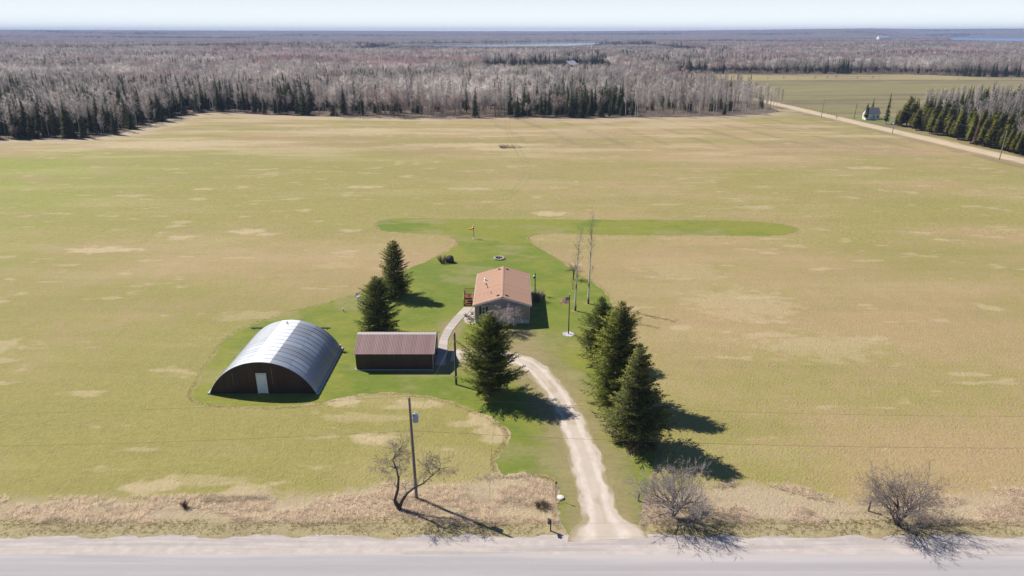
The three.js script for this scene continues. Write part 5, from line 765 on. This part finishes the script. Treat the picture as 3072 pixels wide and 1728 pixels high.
// the mass of the woods
{
  const M = new THREE.Matrix4(), q = new THREE.Quaternion(), c = new THREE.Color(), rest = trees.filter((t) => !t.used);
  const whole = (p) => { const g = mergeGeometries([p.trunk, p.crown]); return g; };
  const mass = (name, label, cat, list, geo) => {
    const m = new THREE.InstancedMesh(geo, massMat, list.length); m.name = numbered(name); m.userData = { label, category: cat, kind: 'stuff' };
    list.forEach((t, i) => { q.setFromAxisAngle(V(0, 1, 0), t.turn); M.compose(V(t.x, t.y || 0, t.z), q, V(t.sx, t.sy, t.sx)); m.setMatrixAt(i, M); m.setColorAt(i, c.setRGB(t.c[0], t.c[1], t.c[2])); }); m.castShadow = m.receiveShadow = true; scene.add(m);
  };
  const T = rng(9);
  for (const t of rest) {
    t.sx = t.sy = t.h / 14 * t.k; if (t.con) { const v = 0.8 + 0.45 * T(); t.c = [v, v, v]; t.sx *= 1.25; } else {
      const v = (0.7 + 0.5 * T()) * (0.62 + 0.76 * fbm(t.x * 0.022, t.z * 0.03, 2)); t.c = [v, v, v]; const r = sstep(0.52, 0.68, t.red + (T() - 0.5) * 0.12) * sstep(-380, -560, t.z); t.c[0] *= 1 - 0.05 * r; t.c[1] *= 1 - 0.25 * r; t.c[2] *= 1 - 0.21 * r; if (t.pale > 0.6 && T() < 0.6) t.c = t.c.map((k) => k * 1.35); t.sx *= t.z < -900 ? 1.25 : t.z < -400 ? 1.22 : 1.1;
    }
  }
  const nm = ['bare grey trees of the woods crowding behind the field edge', 'leafless woodland trees filling the woods', 'bare trunks and twigs of the woods interior', 'wide-crowned leafless trees of the deep woods', 'spreading leafless trees of the deep woods'];
  BARE.forEach((p, v) => mass('bare_woods', nm[v], 'woods', rest.filter((t) => !t.con && t.v === v), whole(p)));
  const nc = ['dark conifers scattered through the woods', 'narrow dark conifers scattered through the woods', 'broad dark conifers scattered through the woods'];
  CON.forEach((p, v) => mass('conifer_woods', nc[v], 'woods', rest.filter((t) => t.con && t.v === v), whole(p)));
  // far woods: patches of many crowns out to the hills
  const patch = (seed, con) => {
    const P = rng(seed), b = new Builder();
    for (let k = 0; k < 7; k++) {
      const x = (P() - 0.5) * 32, z = (P() - 0.5) * 32, h = con ? 9 + 6 * P() : 11 + 4 * P(), rr = con ? 2.6 : 4.4, base = con ? [0.046, 0.06, 0.032] : TWIG;
      for (let j = 0; j < (con ? 34 : 46); j++) {
        const a = P() * 6.28, t = con ? P() : 0.35 + 0.65 * P(), rad = con ? rr * (1 - t) : rr * Math.sqrt(1 - ((t - 0.6) / 0.5) ** 2 > 0 ? 1 - ((t - 0.6) / 0.5) ** 2 : 0.05), p = V(x + Math.cos(a) * rad * P(), h * t, z + Math.sin(a) * rad * P()), d = V(Math.cos(a), con ? -0.2 : 0.7, Math.sin(a)).normalize();
        b.twig(p, bend(d, P, 0.9), con ? 1.6 : 2.4, con ? 1.1 : 0.5, jit(base, 0.75 + 0.5 * P()), P, V(Math.cos(a) * 0.7, 0.6, Math.sin(a) * 0.7).normalize());
      }
      b.twig(V(x, 0, z), V(0, 1, 0), h, con ? 0.6 : 0.35, jit(base, 0.9), P);
    }
    return b.geo();
  };
  const F = rng(31), far = [[], [], []];
  for (let r = 2300; r < 9900;) {
    const st = r < 4200 ? 23 : r < 6500 ? 33 : 46, da = st / r;
    for (let a = -0.74; a < 0.74; a += da) {
      const aa = a + (F() - 0.5) * da, rr = r + (F() - 0.5) * st, x = rr * Math.sin(aa), z = -rr * Math.cos(aa); F();
      if (inPoly(x, z, LAKE1) || inPoly(x, z, LAKE2) || Math.hypot(x - 1560, z + 3040) < 120) continue; const low = lowland(x, z); if (low && F() < 0.3) continue;
      const n = fbm(x * 0.0011 + 3, z * 0.0022, 3), left = sstep(700, -400, x), con = F() < (rr < 4600 ? left * 0.75 + 0.15 : 0.1) * 0.3 + 0.8 * sstep(0.55, 0.66, n), v = 0.82 + 0.36 * F(), red = fbm(x * 0.0016 - 4, z * 0.003, 2);
      const s = Math.max(0.85, st / 34); far[con ? 2 : F() < 0.5 ? 0 : 1].push({ x, y: terrain(x, z) - 0.4, z, turn: F() * 6.28, sx: s, sy: (low ? 0.4 : 1) * (0.85 + 0.3 * F()) * (st > 40 ? 1.1 : 1), c: con ? [v, v, v] : [v, v * (red > 0.55 ? 0.86 : 1), v * (red > 0.55 ? 0.88 : 1)] });
    }
    r += st;
  }
  mass('far_woods', 'leafless woods stretching away to the distant hills', 'woods', far[0], patch(1, false)); mass('far_woods', 'leafless woodland rolling over the distant hills', 'woods', far[1], patch(2, false)); mass('far_conifer_woods', 'dark bands of far conifer woods below the hills', 'woods', far[2], patch(3, true));
  console.log('trees', trees.length, 'rest', rest.length, 'far', far.map((f) => f.length));
}
// ---------------------------------------------------------------- rough grass
{
  const blade = (n, h, spread, w, seed, lean) => { const P = rng(seed), b = new Builder(); for (let i = 0; i < n; i++) { const a = P() * 6.28, r = spread * Math.sqrt(P()), p = V(Math.cos(a) * r, 0, Math.sin(a) * r), d = V((P() - 0.5) * lean + lean * 0.25, 1, (P() - 0.5) * lean).normalize(); b.twig(p, d, h * (0.5 + 0.7 * P()), w, jit([1, 1, 1], 0.8 + 0.35 * P()), P, V((P() - 0.5) * 0.7, 1, (P() - 0.5) * 0.7).normalize()); } return b.geo(); };
  const M = new THREE.Matrix4(), q = new THREE.Quaternion(), c = new THREE.Color(), gm = thin(1, 1, 1, 0.5);
  const sow = (name, label, geo, list) => { const m = new THREE.InstancedMesh(geo, gm, list.length); m.name = numbered(name); m.userData = { label, category: 'grass', kind: 'stuff' }; list.forEach((t, i) => { q.setFromAxisAngle(V(0, 1, 0), t[3]); M.compose(V(t[0], 0, t[1]), q, V(t[2], t[2], t[2])); m.setMatrixAt(i, M); m.setColorAt(i, c.setRGB(t[4], t[5], t[6])); }); m.castShadow = m.receiveShadow = true; scene.add(m); };
  const G = rng(5), o = [0, 0, 0], field = [[], []], straw = [[], []], tuft = [];
  const clear = (x, z) => !inPoly(x, z, LAWN) && driveDist(x, z) > 2.2;
  for (let i = 0; i < 20000; i++) {
    const x = (G() * 2 - 1) * 56, z = -47.8 - 8.4 * G(), edge = strawEdge(x); if (z < edge - 0.4 || z > -48.4 || !clear(x, z) || (x > 4.2 && x < 11)) continue; if (noise(x * 0.35 + 4, z * 0.7) < 0.45) continue;
    const k = 0.8 + 0.4 * G(), dk = noise(x * 0.3, z * 0.6 + 9) > 0.74 ? 0.65 : 1; straw[i & 1].push([x, z, (0.6 + 0.7 * G()), G() * 1.6 - 0.4, 0.8 * k * dk, 0.66 * k * dk, (0.51 + 0.03 * G()) * k * dk]);
  }
  for (let i = 0; i < 5000; i++) { const x = (G() * 2 - 1) * 52, z = -46.9 - 2.1 * Math.pow(G(), 0.8); if (x > 3 && x < 12.2) continue; if (noise(x * 0.9, z * 2) < 0.3) continue; const k = 0.7 + 0.6 * G(), gr = G() < 0.5; tuft.push([x, z, 0.5 + 0.6 * G(), G() * 6.28, (gr ? 0.27 : 0.42) * k, (gr ? 0.27 : 0.34) * k, (gr ? 0.09 : 0.2) * k]); }
  for (let i = 0; i < LAWN.length; i++) for (let j = 0; j < 8; j++) { const a = LAWN[i], b = LAWN[(i + 1) % LAWN.length], s = G(), dx = b[0] - a[0], dz = b[1] - a[1], l = Math.hypot(dx, dz), k = (0.1 + 0.5 * G()), x = a[0] + dx * s + dz / l * k, z = a[1] + dz * s - dx / l * k; if (driveDist(x, z) < 2.6 || z > -47.5 || inPoly(x, z, LAWN)) continue; fieldColour(x, z, o); const v = 0.8 + 0.5 * G(); field[j & 1].push([x, z, 0.7 + 0.5 * G(), G() * 6, o[0] * v, o[1] * v, o[2] * v]); }
  sow('field_grass', 'short tufted hay grass standing along the lawn edge', blade(8, 0.07, 0.2, 0.05, 1, 2.0), field[0]); sow('field_grass', 'short ragged hay grass fringing the lawn edge', blade(7, 0.075, 0.24, 0.045, 2, 2.2), field[1]);
  sow('straw_grass', 'long dead straw grass along the roadside', blade(11, 0.38, 0.22, 0.03, 3, 2.0), straw[0]); sow('straw_grass', 'long flattened straw grass along the roadside', blade(11, 0.34, 0.28, 0.03, 4, 2.8), straw[1]);
  sow('verge_grass', 'low greening grass at the gravel shoulder', blade(8, 0.13, 0.18, 0.04, 6, 1.8), tuft);
}
renderer.render(scene, camera);
